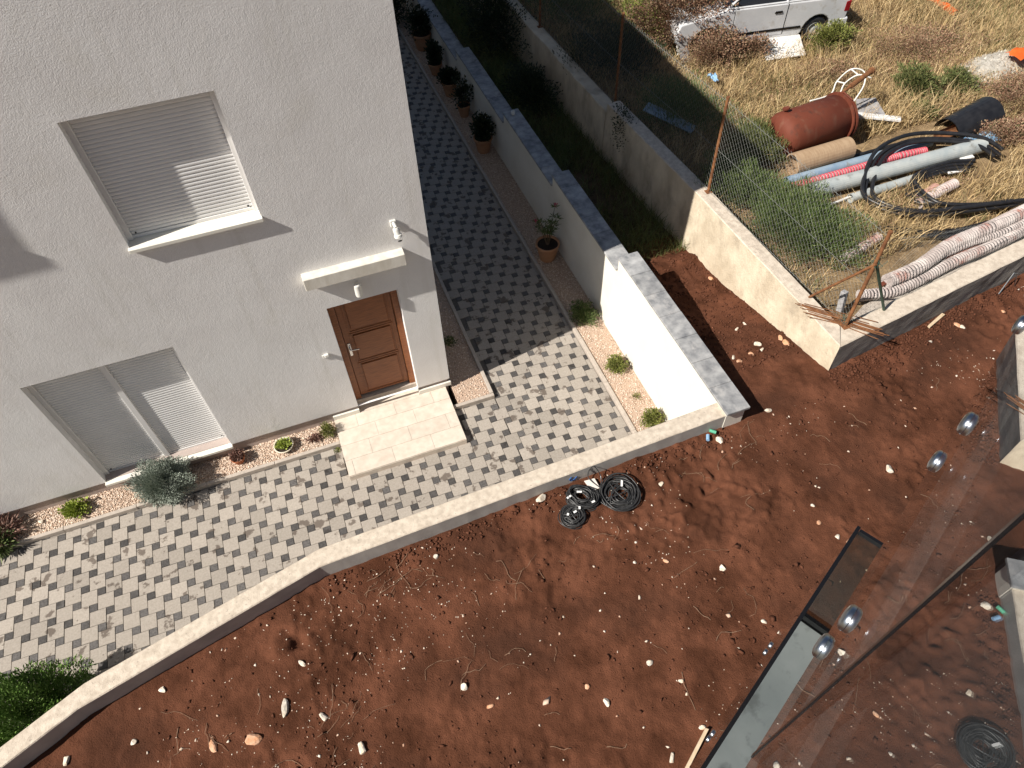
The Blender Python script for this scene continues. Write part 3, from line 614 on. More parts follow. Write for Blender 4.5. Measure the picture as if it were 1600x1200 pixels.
for k in range(7):
    a = random.uniform(0, 6.28); e = Vector((math.cos(a) * .17, math.sin(a) * .17 + .05, random.uniform(.45, .72))); b0 = Vector((3.90 + .02 * math.cos(a), 2.22 + .02 * math.sin(a), .38)); mb.tube([b0, b0 + e * .5 + Vector((0, 0, .05)), b0 + e], [.008, .006, .003], 6); tips.append(b0 + e)
    for q in (.55, .75): tips.append(b0 + e * q)
obj('stem', mb, 'stem', ol)
P = []; D = []; 
for t in tips:
    for k in range(16): dd = rng.normal(0, 1, 3); dd[2] = abs(dd[2]) * .6; dd /= np.linalg.norm(dd); P.append(np.array(t) - np.array((3.90, 2.22, .38))); D.append(dd)
P = np.array(P); D = np.array(D); Sd = np.cross(D, rng.normal(0, 1, D.shape)); Sd /= np.linalg.norm(Sd, axis=1)[:, None]
leaves('foliage', P, D, Sd, .11, .009, 'green', ol)
for t in (tips[0], tips[9]):
    fl = MB()
    for k in range(10): p = t + Vector((random.gauss(0, .02), random.gauss(0, .02), random.uniform(.0, .05))); fl.lathe([(0, 0), (.014, .012), (0, .016)], p, 5, axis=(random.gauss(0, 1), random.gauss(0, 1), 1))
    obj('flower', fl, 'pink', ol, kind='stuff')
PS = [(3.92, 5.85, .20, .34, 'nearest', (.26, .26, .20)), (3.96, 7.3, .15, .28, 'second', (.20, .22, .22)), (3.93, 8.25, .18, .34, 'third', (.20, .20, .17)), (3.90, 9.3, .17, .28, 'fourth', (.18, .2, .2)), (3.95, 10.6, .24, .40, 'farthest', (.3, .3, .3))]
for (x, y, r, h, w, rr) in PS:
    pot((x, y, Z0), r, h, 'terra', f'{w} of the terracotta pots in the shaded row along the white wall')
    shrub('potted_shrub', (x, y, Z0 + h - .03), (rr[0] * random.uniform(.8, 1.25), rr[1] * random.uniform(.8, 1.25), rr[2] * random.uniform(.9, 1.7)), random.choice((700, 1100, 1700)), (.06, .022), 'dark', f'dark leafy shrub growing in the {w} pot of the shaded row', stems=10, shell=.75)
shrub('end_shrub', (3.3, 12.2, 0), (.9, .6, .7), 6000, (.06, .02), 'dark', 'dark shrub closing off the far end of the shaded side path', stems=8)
cup = thing('glass_jar', (4.31, 5.02, 1.272), 'small clear glass jar standing on the dark coping', 'jar')
obj('jar_body', MB().lathe([(0, 0), (.035, 0), (.04, .02), (.04, .075), (.036, .075), (.034, .02), (0, .012)], (4.31, 5.02, 1.275), 16), 'whitepl', cup, smooth=True)

# ------------------------------------------------------------------ grass and brush of the field
def blades(name, X, Y, Z, h, w, lean, mat, parent=None):
    n = len(X); P = np.stack([X, Y, Z], 1); a = rng.uniform(0, 6.28, n); la = lean * rng.uniform(.2, 1.2, n); L = np.stack([np.cos(a) * la, np.sin(a) * la, np.ones(n)], 1) * h[:, None]
    b = rng.uniform(0, 6.28, n); Sd = np.stack([np.cos(b), np.sin(b), np.zeros(n)], 1) * w
    mid = P + L * .55 * np.array([.6, .6, 1]); tip = P + L * np.array([1.3, 1.3, 1])
    V = np.stack([P - Sd, P + Sd, mid - Sd * .8, mid + Sd * .8, tip], 1).reshape(-1, 3); k = 5 * np.arange(n)[:, None]
    Fc = np.concatenate([k + np.array([[0, 1, 3]]), k + np.array([[0, 3, 2]]), k + np.array([[2, 3, 4]])]); return npobj(name, V, Fc, mat, parent)
def scatter(n, x0, x1, y0, y1, keep, clump=None):
    X = rng.uniform(x0, x1, n); Y = rng.uniform(y0, y1, n)
    if clump is not None: k = (fbm(X, Y, clump[0], 3, clump[1]) + clump[2] > rng.uniform(-.45, .45, n) * clump[3]); X, Y = X[k], Y[k]
    k = keep(X, Y); return X[k], Y[k]
inf = lambda x, y: (x > wline(x, y) + .30) & (y > np.minimum(seg2(x), 0) + .75 + .0 * x)
pipes_zone = lambda x, y: ((x > 7.5) & (x < 11.6) & (y > .0) & (y < 1.45)) | ((x > 8.0) & (x < 9.3) & (y > 1.2) & (y < 2.2)) | ((x > 6.9) & (y < -1.2))
near = lambda x, y: (x < 7.6) & (y < 1.4)
X, Y = scatter(150000, 6, 17, -2.2, 10, lambda x, y: inf(x, y) & ~pipes_zone(x, y) & ~(near(x, y) & (rng.random(len(x)) < .75)), (1.3, 91, .22, 1))
h = .10 + .26 * rng.random(len(X)) * (1 + 1.6 * fbm(X, Y, 1.2, 2, 95)); blades('dry_grass', X, Y, field_h(X, Y) - .01, np.clip(h, .05, .5), .0048, .8, 'straw').__setitem__('label', 'blond dry grass covering the field')
tag(bpy.data.objects['dry_grass'], 'blond dry grass covering the whole field', 'grass')
X, Y = scatter(14000, 6, 17, -1.4, 10, lambda x, y: inf(x, y) & pipes_zone(x, y), (1.8, 93, .0, .6))
tag(blades('pipe_yard_grass', X, Y, field_h(X, Y) - .01, rng.uniform(.06, .2, len(X)), .0032, .7, 'straw'), 'sparse dry grass between the pipes and hoses', 'grass')
X, Y = scatter(60000, 6, 17, -2.2, 10, lambda x, y: inf(x, y) & ~pipes_zone(x, y), (1.0, 191, -.12, .7))
tag(blades('green_weeds', X, Y, field_h(X, Y) - .01, rng.uniform(.08, .26, len(X)), .004, .6, 'weeds'), 'patches of green weeds among the dry grass', 'weeds')
X, Y = scatter(26000, 4.45, 5.9, .72, 14, lambda x, y: x < wline(x, y) - .02, (1.6, 141, .1, 1))
tag(blades('shaded_weeds', X, Y, np.full(len(X), .78), rng.uniform(.08, .34, len(X)), .004, .8, 'weeds'), 'dull olive weeds in the shaded strip between the two walls', 'weeds')
X, Y = scatter(16000, 4.45, 5.8, 1.0, 14, lambda x, y: x < wline(x, y) - .02, (1.2, 151, -.05, .8))
tag(blades('shaded_green_weeds', X, Y, np.full(len(X), .78), rng.uniform(.1, .4, len(X)), .005, .8, 'green'), 'dark green weeds in the shaded strip between the two walls', 'weeds')
nW = 60000; X = rng.uniform(6, 17, nW); Y = rng.uniform(-1, 10, nW); k = inf(X, Y) & ~pipes_zone(X, Y) & (fbm(X, Y, .9, 4, 211) > .10); X, Y = X[k], Y[k]
D, Sd = rot_frames(len(X), .5) if 'rot_frames' in globals() else (None, None)
tag(leaves('dry_leafy_weeds', np.stack([X, Y, field_h(X, Y) + rng.uniform(0, .16, len(X)) ** 1.0], 1), D, Sd, .035, .011, 'bramble', None), 'patches of brown leafy dead weeds between the dry grass', 'weeds')
# leafy tangles
def tangle(name, c, r, n, leaf, mat, label, cat='shrub', **k): return shrub(name, (c[0], c[1], H1(field_h, c[0], c[1]) if len(c) == 2 else c[2]), r, n, leaf, mat, label, cat, **k)
tangle('broom_shrub', (7.08, -.25), (.72, .95, .34), 26000, (.075, .0055), 'green', 'fine green broom bush right behind the fence above the wall corner', outward=.45, up=1.0)
tangle('broom_shrub', (6.70, .95), (.55, .65, .34), 13000, (.075, .0055), 'green', 'green broom bush straddling the house shadow beside the second fence post', outward=.45, up=1.0)
tangle('broom_shrub', (7.55, 1.75), (.42, .50, .36), 9000, (.07, .006), 'weeds', 'sunny green bush left of the red tank', outward=.45, up=1.0)
tangle('broom_shrub', (6.9, 3.2), (.8, 1.0, .34), 9000, (.075, .006), 'green', 'shaded green bush behind the fence above the pale fallen sheet', outward=.45, up=1.0)
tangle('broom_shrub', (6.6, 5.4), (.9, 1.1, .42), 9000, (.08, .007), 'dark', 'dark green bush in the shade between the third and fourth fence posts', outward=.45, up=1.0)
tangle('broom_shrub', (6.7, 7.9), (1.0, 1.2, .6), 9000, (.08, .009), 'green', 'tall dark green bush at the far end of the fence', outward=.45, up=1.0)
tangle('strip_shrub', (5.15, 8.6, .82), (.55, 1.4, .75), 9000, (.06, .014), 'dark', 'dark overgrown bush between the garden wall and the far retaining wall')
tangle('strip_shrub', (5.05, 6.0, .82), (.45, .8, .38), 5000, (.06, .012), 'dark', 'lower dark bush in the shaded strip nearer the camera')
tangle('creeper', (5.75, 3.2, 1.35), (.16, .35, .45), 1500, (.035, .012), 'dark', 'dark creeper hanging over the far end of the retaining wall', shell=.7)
tangle('green_bush', (11.4, 2.35), (.35, .45, .30), 4500, (.05, .012), 'weeds', 'leafy green bush in the dry grass behind the pipes')
tangle('green_bush', (12.2, 2.15), (.28, .34, .22), 2500, (.05, .012), 'weeds', 'smaller green bush right of the leafy one behind the pipes')
tangle('green_bush', (7.6, 6.2), (.5, .6, .5), 5500, (.05, .014), 'olive', 'yellow green bush beside the yellow plastic box near the car')
tangle('low_bush', (11.05, 1.7), (.22, .22, .14), 1500, (.05, .010), 'weeds', 'low green tuft in front of the black half drum')
tangle('bramble', (8.35, 5.75), (1.15, .75, .72), 38000, (.04, .015), 'bramble', 'reddish dry bramble heap over the car bonnet', stems=26, shell=.42)
tangle('bramble', (8.55, 4.75), (.75, .32, .36), 7000, (.035, .012), 'bramble', 'dry bramble growing round the front wheel of the car', stems=14)
tangle('bramble', (9.4, 4.65), (.35, .2, .26), 2200, (.035, .012), 'bramble', 'thin dry bramble against the car door', stems=10)
tangle('bramble', (13.2, 1.2), (1.1, .8, .22), 12000, (.035, .012), 'bramble', 'brown dry bramble patch right of the black half drum', stems=16)
tangle('bramble', (11.9, .55), (.7, .35, .16), 5000, (.035, .012), 'bramble', 'brown bramble creeping over the pipe ends', stems=10)
tangle('bramble', (10.4, 3.4), (1.0, .6, .14), 5000, (.03, .010), 'bramble', 'flat dry bramble in the middle of the field', stems=8)
tangle('bramble', (12.6, 3.6), (1.3, .8, .16), 8000, (.03, .010), 'bramble', 'flat dry bramble left of the pale rubble heap', stems=8)
tangle('yellow_bush', (10.95, 4.36), (.48, .20, .32), 5200, (.05, .010), 'olive', 'yellowed weed clump hiding the rear wheel of the car', stems=8)

# ------------------------------------------------------------------ abandoned car (local coords: +x to the rear, -y near side)
car = thing('abandoned_car', (11.42, 4.64, 1.50), 'white abandoned hatchback overgrown with dry bramble', 'car', local=True, rz=math.radians(-9))
def arc(cx, cz, r, a0, a1, n): return [(cx + r * math.cos(math.radians(a0 + (a1 - a0) * i / n)), cz + r * math.sin(math.radians(a0 + (a1 - a0) * i / n))) for i in range(n + 1)]
prof = [(-3.60, .35), (-3.62, .55), (-3.55, .72), (-2.75, .86), (-2.60, .90), (-.12, .90), (-.02, .80), (0, .62), (-.02, .40), (-.10, .30)] + arc(-.62, .28, .31, 0, 180, 10) + [(-1.0, .22)] + [(-2.5, .22)] + arc(-2.98, .28, .31, 0, 180, 10) + [(-3.5, .28)]
def side_ext(mb, P, y0, y1, mi=0):
    n = len(P); b = len(mb.v); mb.v += [(x, y0, z) for x, z in P] + [(x, y1, z) for x, z in P]; mb.f += [tuple(b + i for i in range(n)), tuple(b + n + i for i in range(n - 1, -1, -1))] + [(b + (i + 1) % n, b + i, b + n + i, b + n + (i + 1) % n) for i in range(n)]; mb.mi += [mi] * (n + 2); return mb
body = obj('body', side_ext(MB(), prof, .0, 1.56), 'carw', car, bevel=.025)
cab = MB(); A = [(-2.62, .905), (-2.05, 1.34), (-.45, 1.36), (-.06, .905)]; yi = .13
def cabv(inset): return [(x, (.03 if z < 1 else yi) + inset, z) for x, z in A] + [(x, 1.56 - (.03 if z < 1 else yi) - inset, z) for x, z in A]
v = cabv(0); cab.add(v, [(0, 1, 2, 3), (7, 6, 5, 4), (0, 4, 5, 1), (1, 5, 6, 2), (2, 6, 7, 3)])
obj('window', cab, 'carglass', car)
rp = MB(); rp.box(-2.08, -.42, yi - .012, 1.56 - yi + .012, 1.345, 1.385, c=.015)
def bar(p, q, r=.03): rp.tube([p, q], r, 6)
for ys in (0, 1):
    f = (lambda y: y) if ys == 0 else (lambda y: 1.56 - y)
    bar((-2.64, f(.03), .90), (-2.06, f(yi), 1.35), .026); bar((-1.38, f(.03), .90), (-1.34, f(yi), 1.35), .03); bar((-.04, f(.03), .90), (-.44, f(yi), 1.35), .045); bar((-.20, f(.028), .90), (-.55, f(yi), 1.35), .04); bar((-2.64, f(.03), .915), (-.04, f(.03), .915), .022)
obj('roof', rp, 'carw', car)
obj('door', MB().box(-2.45, -1.36, -.006, .004, .30, .885, c=.003), 'carw', car); obj('door_seam', MB().box(-1.357, -1.345, -.003, .004, .30, .89).box(-2.465, -2.453, -.003, .004, .30, .89), 'blackm', car, kind='stuff')
dh = obj('door_handle', MB().box(-1.62, -1.46, -.022, -.007, .73, .775, c=.006), 'blackm', car)
obj('side_strip', MB().box(-2.64, -.98, -.014, -.001, .375, .425, c=.004), 'blackm', car)
obj('tail_lamp', MB().box(-.10, .012, -.008, .14, .60, .80, c=.01), 'carred', car)
obj('bumper', MB().box(-.16, .05, -.012, 1.57, .30, .48, c=.03), 'carw', car)
for wx in (-.62, -2.98):
    w = obj('wheel', MB().lathe([(.17, .0), (.26, .0), (.275, .03), (.275, .14), (.26, .17), (.17, .17)], (wx, .20, .26), 28, axis=(0, -1, 0)), 'black', car, smooth=True)
    obj('rim', MB().lathe([(0, .02), (.05, .02), (.10, .0), (.165, .01), (.17, .03)], (wx, .05, .26), 20, axis=(0, -1, 0)), 'grey', w)
tag(obj('metal_sheet', MB().prism([(-.45, -.26), (.40, -.28), (.46, .24), (.38, .28), (-.44, .30)], .0, .03, inset=.004), 'white', None), 'white dented panel lying in the grass below the car door', 'panel')
o = bpy.data.objects['metal_sheet']; o.location = (10.02, 4.63, 1.62); o.rotation_euler = (.35, 0, -.12)
# ------------------------------------------------------------------ scrap in the field
tank = thing('steel_tank', (8.6, 1.75, 1.5), 'rust red steel tank lying on its side in the dry grass', 'tank')
ax = Vector((1, .05, .03)).normalized(); c0 = Vector((7.98, 1.70, 1.88))
obj('tank_body', MB().lathe([(0, -.16), (.15, -.145), (.27, -.11), (.345, -.05), (.375, .03), (.38, .10), (.38, 1.12), (.37, 1.13), (0, 1.13)], c0, 40, axis=ax), 'tank', tank, smooth=True).data.polygons.foreach_set('use_smooth', [True] * 320)
obj('end_flange', MB().lathe([(.37, 1.131), (.42, 1.132), (.42, 1.16), (.38, 1.161)], c0, 40, axis=ax), 'tank', tank)
obj('end_cover', MB().lathe([(.37, 1.20), (.42, 1.20), (.42, 1.235), (.30, 1.27), (0, 1.28)], c0 + Vector((0, 0, -.02)), 40, axis=ax), 'tank', tank)
obj('nozzle', MB().lathe([(.03, .35), (.03, .44), (.06, .44), (.06, .46), (0, .46)], c0 + ax * .14, 14, axis=(-.25, .25, 1)), 'tank', tank)
obj('bracket', MB().tube([c0 + ax * 1.13 + Vector((0, .15, .38)), c0 + ax * 1.16 + Vector((0, .05, .43)), c0 + ax * 1.2 + Vector((0, -.15, .39))], .014, 6), 'tank', tank)
tag(obj('rusty_pipe', MB().tube([(9.28, 1.98, 2.22), (9.46, 2.02, 2.27)], .028, 10).tube([(9.46, 2.02, 2.27), (9.93, 2.15, 2.38)], .045, 12).tube([(9.93, 2.15, 2.38), (9.97, 2.16, 2.39)], .06, 12), 'rust', base=(9.6, 2.0, 2.3)), 'short rusty pipe sticking out over the end of the tank', 'pipe')
def pipe(name, a, b, r, mat, label, cat='pipe', hollow=True, seg=24):
    a = Vector(a); b = Vector(b); L = (b - a).length; return tag(obj(name, MB().lathe([(r * .88, .002), (r, 0), (r, L), (r * .88, L - .002), (r * .88, .002)], a, seg, axis=(b - a)), mat, base=(a.x, a.y, a.z), smooth=False), label, cat)
pipe('tan_pipe', (7.86, 1.12, 1.70), (8.98, 1.13, 1.73), .185, 'tan', 'short fat tan pipe lying against the red tank')
pipe('grey_pipe', (7.70, .42, 1.68), (11.10, .34, 1.72), .125, 'grey', 'long thick pale grey pipe crossing the yard')
pipe('blue_pipe', (7.60, .86, 1.60), (10.5, .86, 1.62), .085, 'blue', 'blue grey pipe between the tan pipe and the red hose')
pipe('grey_pipe', (8.3, .10, 1.60), (10.3, .15, 1.60), .075, 'grey', 'thinner pale grey pipe in front of the thick one')
pipe('black_pipe', (8.2, 1.00, 1.62), (9.9, 1.02, 1.62), .03, 'black', 'thin black pipe behind the blue grey pipe')
pipe('pink_pipe', (9.25, -.32, 1.60), (9.75, -.18, 1.60), .07, 'pinkpipe', 'short faded pink pipe inside the small black coil')
pipe('white_batten', (7.9, .12, 1.56), (8.7, .20, 1.58), .02, 'white', 'thin white batten beside the pale grey pipes', 'batten')
def hose(name, pts, r, mats, label, pitch=.048, squash=1):
    P = [Vector(p) for p in pts]; out = []; n = len(P)
    for i in range(n - 1):
        p0, p1, p2, p3 = P[max(i - 1, 0)], P[i], P[i + 1], P[min(i + 2, n - 1)]; q = max(2, int((p2 - p1).length / (pitch / 4)))
        for k in range(q): t = k / q; out.append(.5 * ((2 * p1) + (p2 - p0) * t + (2 * p0 - 5 * p1 + 4 * p2 - p3) * t * t + (3 * p1 - p0 - 3 * p2 + p3) * t ** 3))
    rf = lambda i: r * (1 if (i % 4) in (0, 1) else .84)
    return tag(obj(name, MB().tube(out, r, 14, rfun=rf, mfun=(lambda i: 1 if (i % 4) in (1, 2) else 0)), mats, base=tuple(P[0])), label, 'hose')
hose('red_hose', [(7.42, .66, 1.66), (8.5, .64, 1.68), (9.6, .64, 1.70), (10.15, .60, 1.70)], .065, ['red', 'hosew'], 'bright red mesh covered hose between the blue and grey pipes', .05)
hose('corrugated_hose', [(7.42, -1.82, 1.78), (8.0, -1.76, 1.80), (8.7, -1.58, 1.84), (9.5, -1.50, 1.86), (11.2, -1.25, 1.86)], .105, ['hosew', 'hosed'], 'upper thick pale pink corrugated hose beyond the fence')
hose('corrugated_hose', [(6.98, -1.84, 1.68), (7.5, -1.93, 1.66), (8.0, -1.88, 1.66), (8.7, -1.78, 1.70), (9.6, -1.72, 1.74), (11.2, -1.45, 1.76)], .085, ['hosew', 'hosed'], 'lower curved pale pink corrugated hose nearest the wall')
hose('corrugated_hose', [(8.3, -1.70, 1.80), (9.0, -1.62, 1.80), (9.8, -1.60, 1.80), (11.2, -1.35, 1.80)], .06, ['hosew', 'hosed'], 'thin corrugated hose squeezed between the two thick ones')
hose('corrugated_hose', [(7.30, -1.08, 1.64), (7.8, -.96, 1.66), (8.05, -.90, 1.68)], .075, ['hosew', 'pinkpipe'], 'short faded pink hose stub behind the corner fence post')
hose('corrugated_hose', [(9.2, -.42, 1.60), (9.7, -.30, 1.60), (10.1, -.22, 1.60)], .09, ['hosew', 'pinkpipe'], 'faded pink corrugated hose inside the small black coil')
tag(obj('red_strip', MB().prism([(7.3, -1.86), (7.7, -1.78), (8.4, -1.74), (9.3, -1.66), (9.3, -1.60), (8.4, -1.66), (7.7, -1.70), (7.3, -1.80)], 1.73, 1.75), 'tank', base=(8, -1.75, 1.74)), 'flattened dull red strip between the corrugated hoses', 'strip')
def spline(pts, n=10, closed=False):
    P = [Vector(p) for p in pts]; out = []; m = len(P)
    for i in range(m if closed else m - 1):
        p0, p1, p2, p3 = (P[(i + k) % m] for k in (-1, 0, 1, 2)) if closed else (P[max(i - 1, 0)], P[i], P[i + 1], P[min(i + 2, m - 1)])
        for k in range(n): t = k / n; out.append(.5 * ((2 * p1) + (p2 - p0) * t + (2 * p0 - 5 * p1 + 4 * p2 - p3) * t * t + (3 * p1 - p0 - 3 * p2 + p3) * t ** 3))
    if not closed: out.append(P[-1])
    return out
ringA = [(12.5, -1.45), (11.2, -1.20), (10.59, -1.09), (9.75, -.92), (9.04, -.76), (8.64, -.51), (8.45, -.15), (8.58, .13), (8.95, .50), (9.38, .75), (9.96, .84), (10.49, .68), (10.99, .33), (11.25, .05)]
coil = thing('water_pipe_coil', (9.8, 0, 1.6), 'big loops of thick black water pipe lying over the grey pipes', 'pipe coil')
for k, (dr, dz) in enumerate(((0, 0), (-.10, .01), (.03, .07))):
    cx, cy = 9.9, -.1; pts = [(cx + (x - cx) * (1 + dr), cy + (y - cy) * (1 + dr) + .02 * k, 1.66 + dz + (.13 if y > .3 else 0)) for x, y in (ringA if k != 1 else ringA[2:])]
    obj('pipe_loop', MB().tube(spline(pts, 8), .033, 10), 'black', coil, smooth=True)
ringB = [(12.5, -1.2), (10.72, -.98), (10.0, -.80), (9.36, -.56), (9.16, -.33), (9.24, -.08), (9.59, .05), (10.12, .07), (10.5, -.05)]
co2 = thing('water_pipe_coil', (9.8, -.3, 1.6), 'smaller inner loops of black water pipe round the pink hose', 'pipe coil')
for k in range(4): obj('pipe_loop', MB().tube(spline([(x + .06 * k, y - .055 * k * (1 if y < -.3 else -.6), 1.62 + .03 * k) for x, y in ringB], 8), .030, 10), 'black', co2, smooth=True)
ringC = [(12.5, -1.5), (10.51, -1.21), (10.0, -1.16), (9.34, -1.14), (8.78, -.98), (8.45, -.78), (8.2, -.62)]
co3 = thing('black_pipe_bundle', (9.4, -1.1, 1.55), 'bundle of black pipes just behind the upper corrugated hose', 'pipes')
for k in range(5): obj('pipe', MB().tube(spline([(x + .05 * k, y - .05 * k + .02 * math.sin(x * 3 + k), 1.58 + .025 * (k % 3)) for x, y in ringC], 8), .030, 8), 'black', co3, smooth=True)
# chair frame
ch = thing('chair_frame', (9.8, 2.4, 1.6), 'white tubular metal chair frame without a seat behind the tank', 'chair frame')
obj('frame', MB().tube(spline([(9.14, 2.52, 1.8), (9.55, 2.50, 1.85), (9.72, 2.62, 2.0), (9.85, 2.52, 2.25), (10.05, 2.40, 2.22), (10.0, 2.25, 2.05), (9.85, 2.2, 1.8)], 6), .013, 8).tube(spline([(9.3, 2.36, 1.8), (9.62, 2.38, 1.88), (9.78, 2.48, 2.02), (9.92, 2.38, 2.2), (10.12, 2.26, 2.16)], 6), .013, 8), 'whitepl', ch, smooth=True)
obj('cross_bar', MB().tube([(9.72, 2.62, 2.0), (9.78, 2.48, 2.02)], .012, 8).tube([(9.85, 2.52, 2.25), (9.92, 2.38, 2.2)], .012, 8), 'whitepl', ch)
def slab(name, poly, z, th, mat, label, cat, tilt=(0, 0)):
    cx = sum(p[0] for p in poly) / len(poly); cy = sum(p[1] for p in poly) / len(poly); o = obj(name, MB().prism([(x - cx, y - cy) for x, y in poly], 0, th, inset=.004), mat); o.location = (cx, cy, z); o.rotation_euler = (tilt[0], tilt[1], 0); return tag(o, label, cat)
slab('concrete_board', [(9.75, 1.85), (10.25, 1.75), (10.45, 2.3), (10.1, 2.4)], 1.66, .03, 'greyd', 'flat pale grey board under the rusty pipe', 'board')
slab('white_plank', [(9.55, 2.02), (10.35, 1.48), (10.43, 1.58), (9.6, 2.14)], 1.68, .035, 'white', 'long white plank lying beyond the tank', 'plank')
slab('fallen_sheet', [(6.18, 3.35), (6.75, 2.55), (6.95, 2.72), (6.4, 3.55)], 1.78, .012, 'blue', 'pale blue sheet fallen behind the fence in the shade', 'sheet', (.1, .1))
slab('white_plate', [(10.15, .0), (10.5, -.05), (10.55, .12), (10.2, .15)], 1.62, .02, 'white', 'small white plate between the black loops', 'plate')
slab('white_plate', [(10.55, .18), (10.8, .16), (10.82, .26), (10.57, .30)], 1.66, .02, 'white', 'white scrap at the end of the thick grey pipe', 'plate')
mb = MB(); n = 14; r = .27; L = 1.0
for i in range(n):
    a0 = math.pi * i / n * .95; a1 = math.pi * (i + 1) / n * .95
    for rr in (r, r - .012):
        mb.quad((0, rr * math.cos(a0), rr * math.sin(a0)), (L, rr * math.cos(a0) * 1.25, rr * math.sin(a0) * 1.25), (L, rr * math.cos(a1) * 1.25, rr * math.sin(a1) * 1.25), (0, rr * math.cos(a1), rr * math.sin(a1)))
hd = obj('half_drum', mb, 'black'); hd.location = (11.05, 1.05, 1.52); hd.rotation_euler = (0, -.06, .12); tag(hd, 'half round sheet of black rubber or plastic lying in the brambles', 'half drum')
mb = MB()
for i in range(8):
    a0 = math.pi * i / 8; a1 = math.pi * (i + 1) / 8
    mb.quad((0, .09 * math.cos(a0), -.09 * math.sin(a0) + .09), (.55, .09 * math.cos(a0), -.09 * math.sin(a0) + .09), (.55, .09 * math.cos(a1), -.09 * math.sin(a1) + .09), (0, .09 * math.cos(a1), -.09 * math.sin(a1) + .09))
gt = obj('rusty_gutter', mb, 'rust'); gt.location = (10.62, .90, 1.62); gt.rotation_euler = (.5, 0, .12); tag(gt, 'rusty orange half round gutter behind the black loops', 'gutter')
def crumple(name, loc, sx, sy, hz, mat, label, cat, seed, n=12):
    X, Y = np.meshgrid(np.linspace(-1, 1, n), np.linspace(-1, 1, n)); r = np.random.default_rng(seed); Z = hz * (np.abs(fbm(X, Y, 2.2, 3, seed)) * 2 + .1) * (1 - .4 * (X ** 2 + Y ** 2)); X = X + fbm(X, Y, 1.5, 2, seed + 5) * .5; Y = Y + fbm(X, Y, 1.5, 2, seed + 9) * .5
    V = np.stack([X.ravel() * sx, Y.ravel() * sy, Z.ravel()], 1); i = np.arange(n * n).reshape(n, n); Fc = np.stack([i[:-1, :-1].ravel(), i[:-1, 1:].ravel(), i[1:, 1:].ravel(), i[1:, :-1].ravel()], 1)
    o = npobj(name, V, Fc, mat, None, None); o.location = loc; return tag(o, label, cat)
crumple('blue_tarp', (11.35, .58, 1.60), .32, .14, .12, 'tarp', 'crumpled pale blue plastic sheet at the end of the pipes', 'plastic sheet', 301)
crumple('orange_tarp', (13.75, 2.25, 1.85), .32, .16, .16, 'orange', 'bright orange plastic piece on the pale rubble heap', 'plastic', 305, 6)
crumple('orange_netting', (14.2, 4.9, 1.58), .10, .40, .10, 'orange', 'strip of orange netting in the grass near the top edge', 'netting', 309)
crumple('plastic_bag', (8.02, 3.98, 1.72), .06, .12, .12, 'bluepl', 'small blue and white plastic bag in the grass behind the fence', 'bag', 311)
# rubble heap
rh = obj('rubble_mound', MB().lathe([(1.0, 0), (.8, .12), (.5, .22), (.2, .27), (0, .28)], (0, 0, 0), 24), 'rubbase'); rh.location = (13.6, 2.45, 1.46); rh.scale = (1.1, .55, 1); tag(rh, 'pale heap of building rubble below the orange plastic', 'rubble heap')
ch_ = chips('rubble', [(-.85, .85, -.8, .8)], 2600, 0, .035, rh, 'rubble', hf=lambda x, y: .27 * np.clip(1 - np.hypot(x, y), 0, 1) ** .7, flat=1)
# yellow box, grey post debris
yb = thing('yellow_box', (7.85, 6.45, 1.55), 'yellow plastic box half hidden by leaves near the far fence post', 'box')
obj('box_body', MB().box(7.68, 8.02, 6.3, 6.55, 1.6, 1.85, c=.01), 'yellow', yb); obj('lid', MB().box(7.66, 8.04, 6.28, 6.57, 1.852, 1.89, c=.008), 'yellow', yb)
tag(obj('cement_sheet', MB().prism([(-.12, 0), (.12, 0), (.08, .03), (-.08, .03)], 0, .85, inset=.004), 'greyd'), 'narrow grey panel leaning upright near the car front', 'panel'); o = bpy.data.objects['cement_sheet']; o.location = (8.02, 5.0, 1.55); o.rotation_euler = (-.5, .05, .1)
tag(obj('white_post', MB().box(-.035, .035, -.03, .03, 0, .75, c=.006), 'white'), 'short white post stub standing beside the grey panel', 'post'); o = bpy.data.objects['white_post']; o.location = (8.0, 5.25, 1.6); o.rotation_euler = (-.35, -.05, .1)
tag(obj('wood_stub', MB().box(-.04, .04, -.04, .04, 0, .32, c=.006), 'greyd'), 'weathered grey wooden stub just inside the fence corner', 'post'); o = bpy.data.objects['wood_stub']; o.location = (6.62, -1.93, 1.60); o.rotation_euler = (-.2, .1, .3)

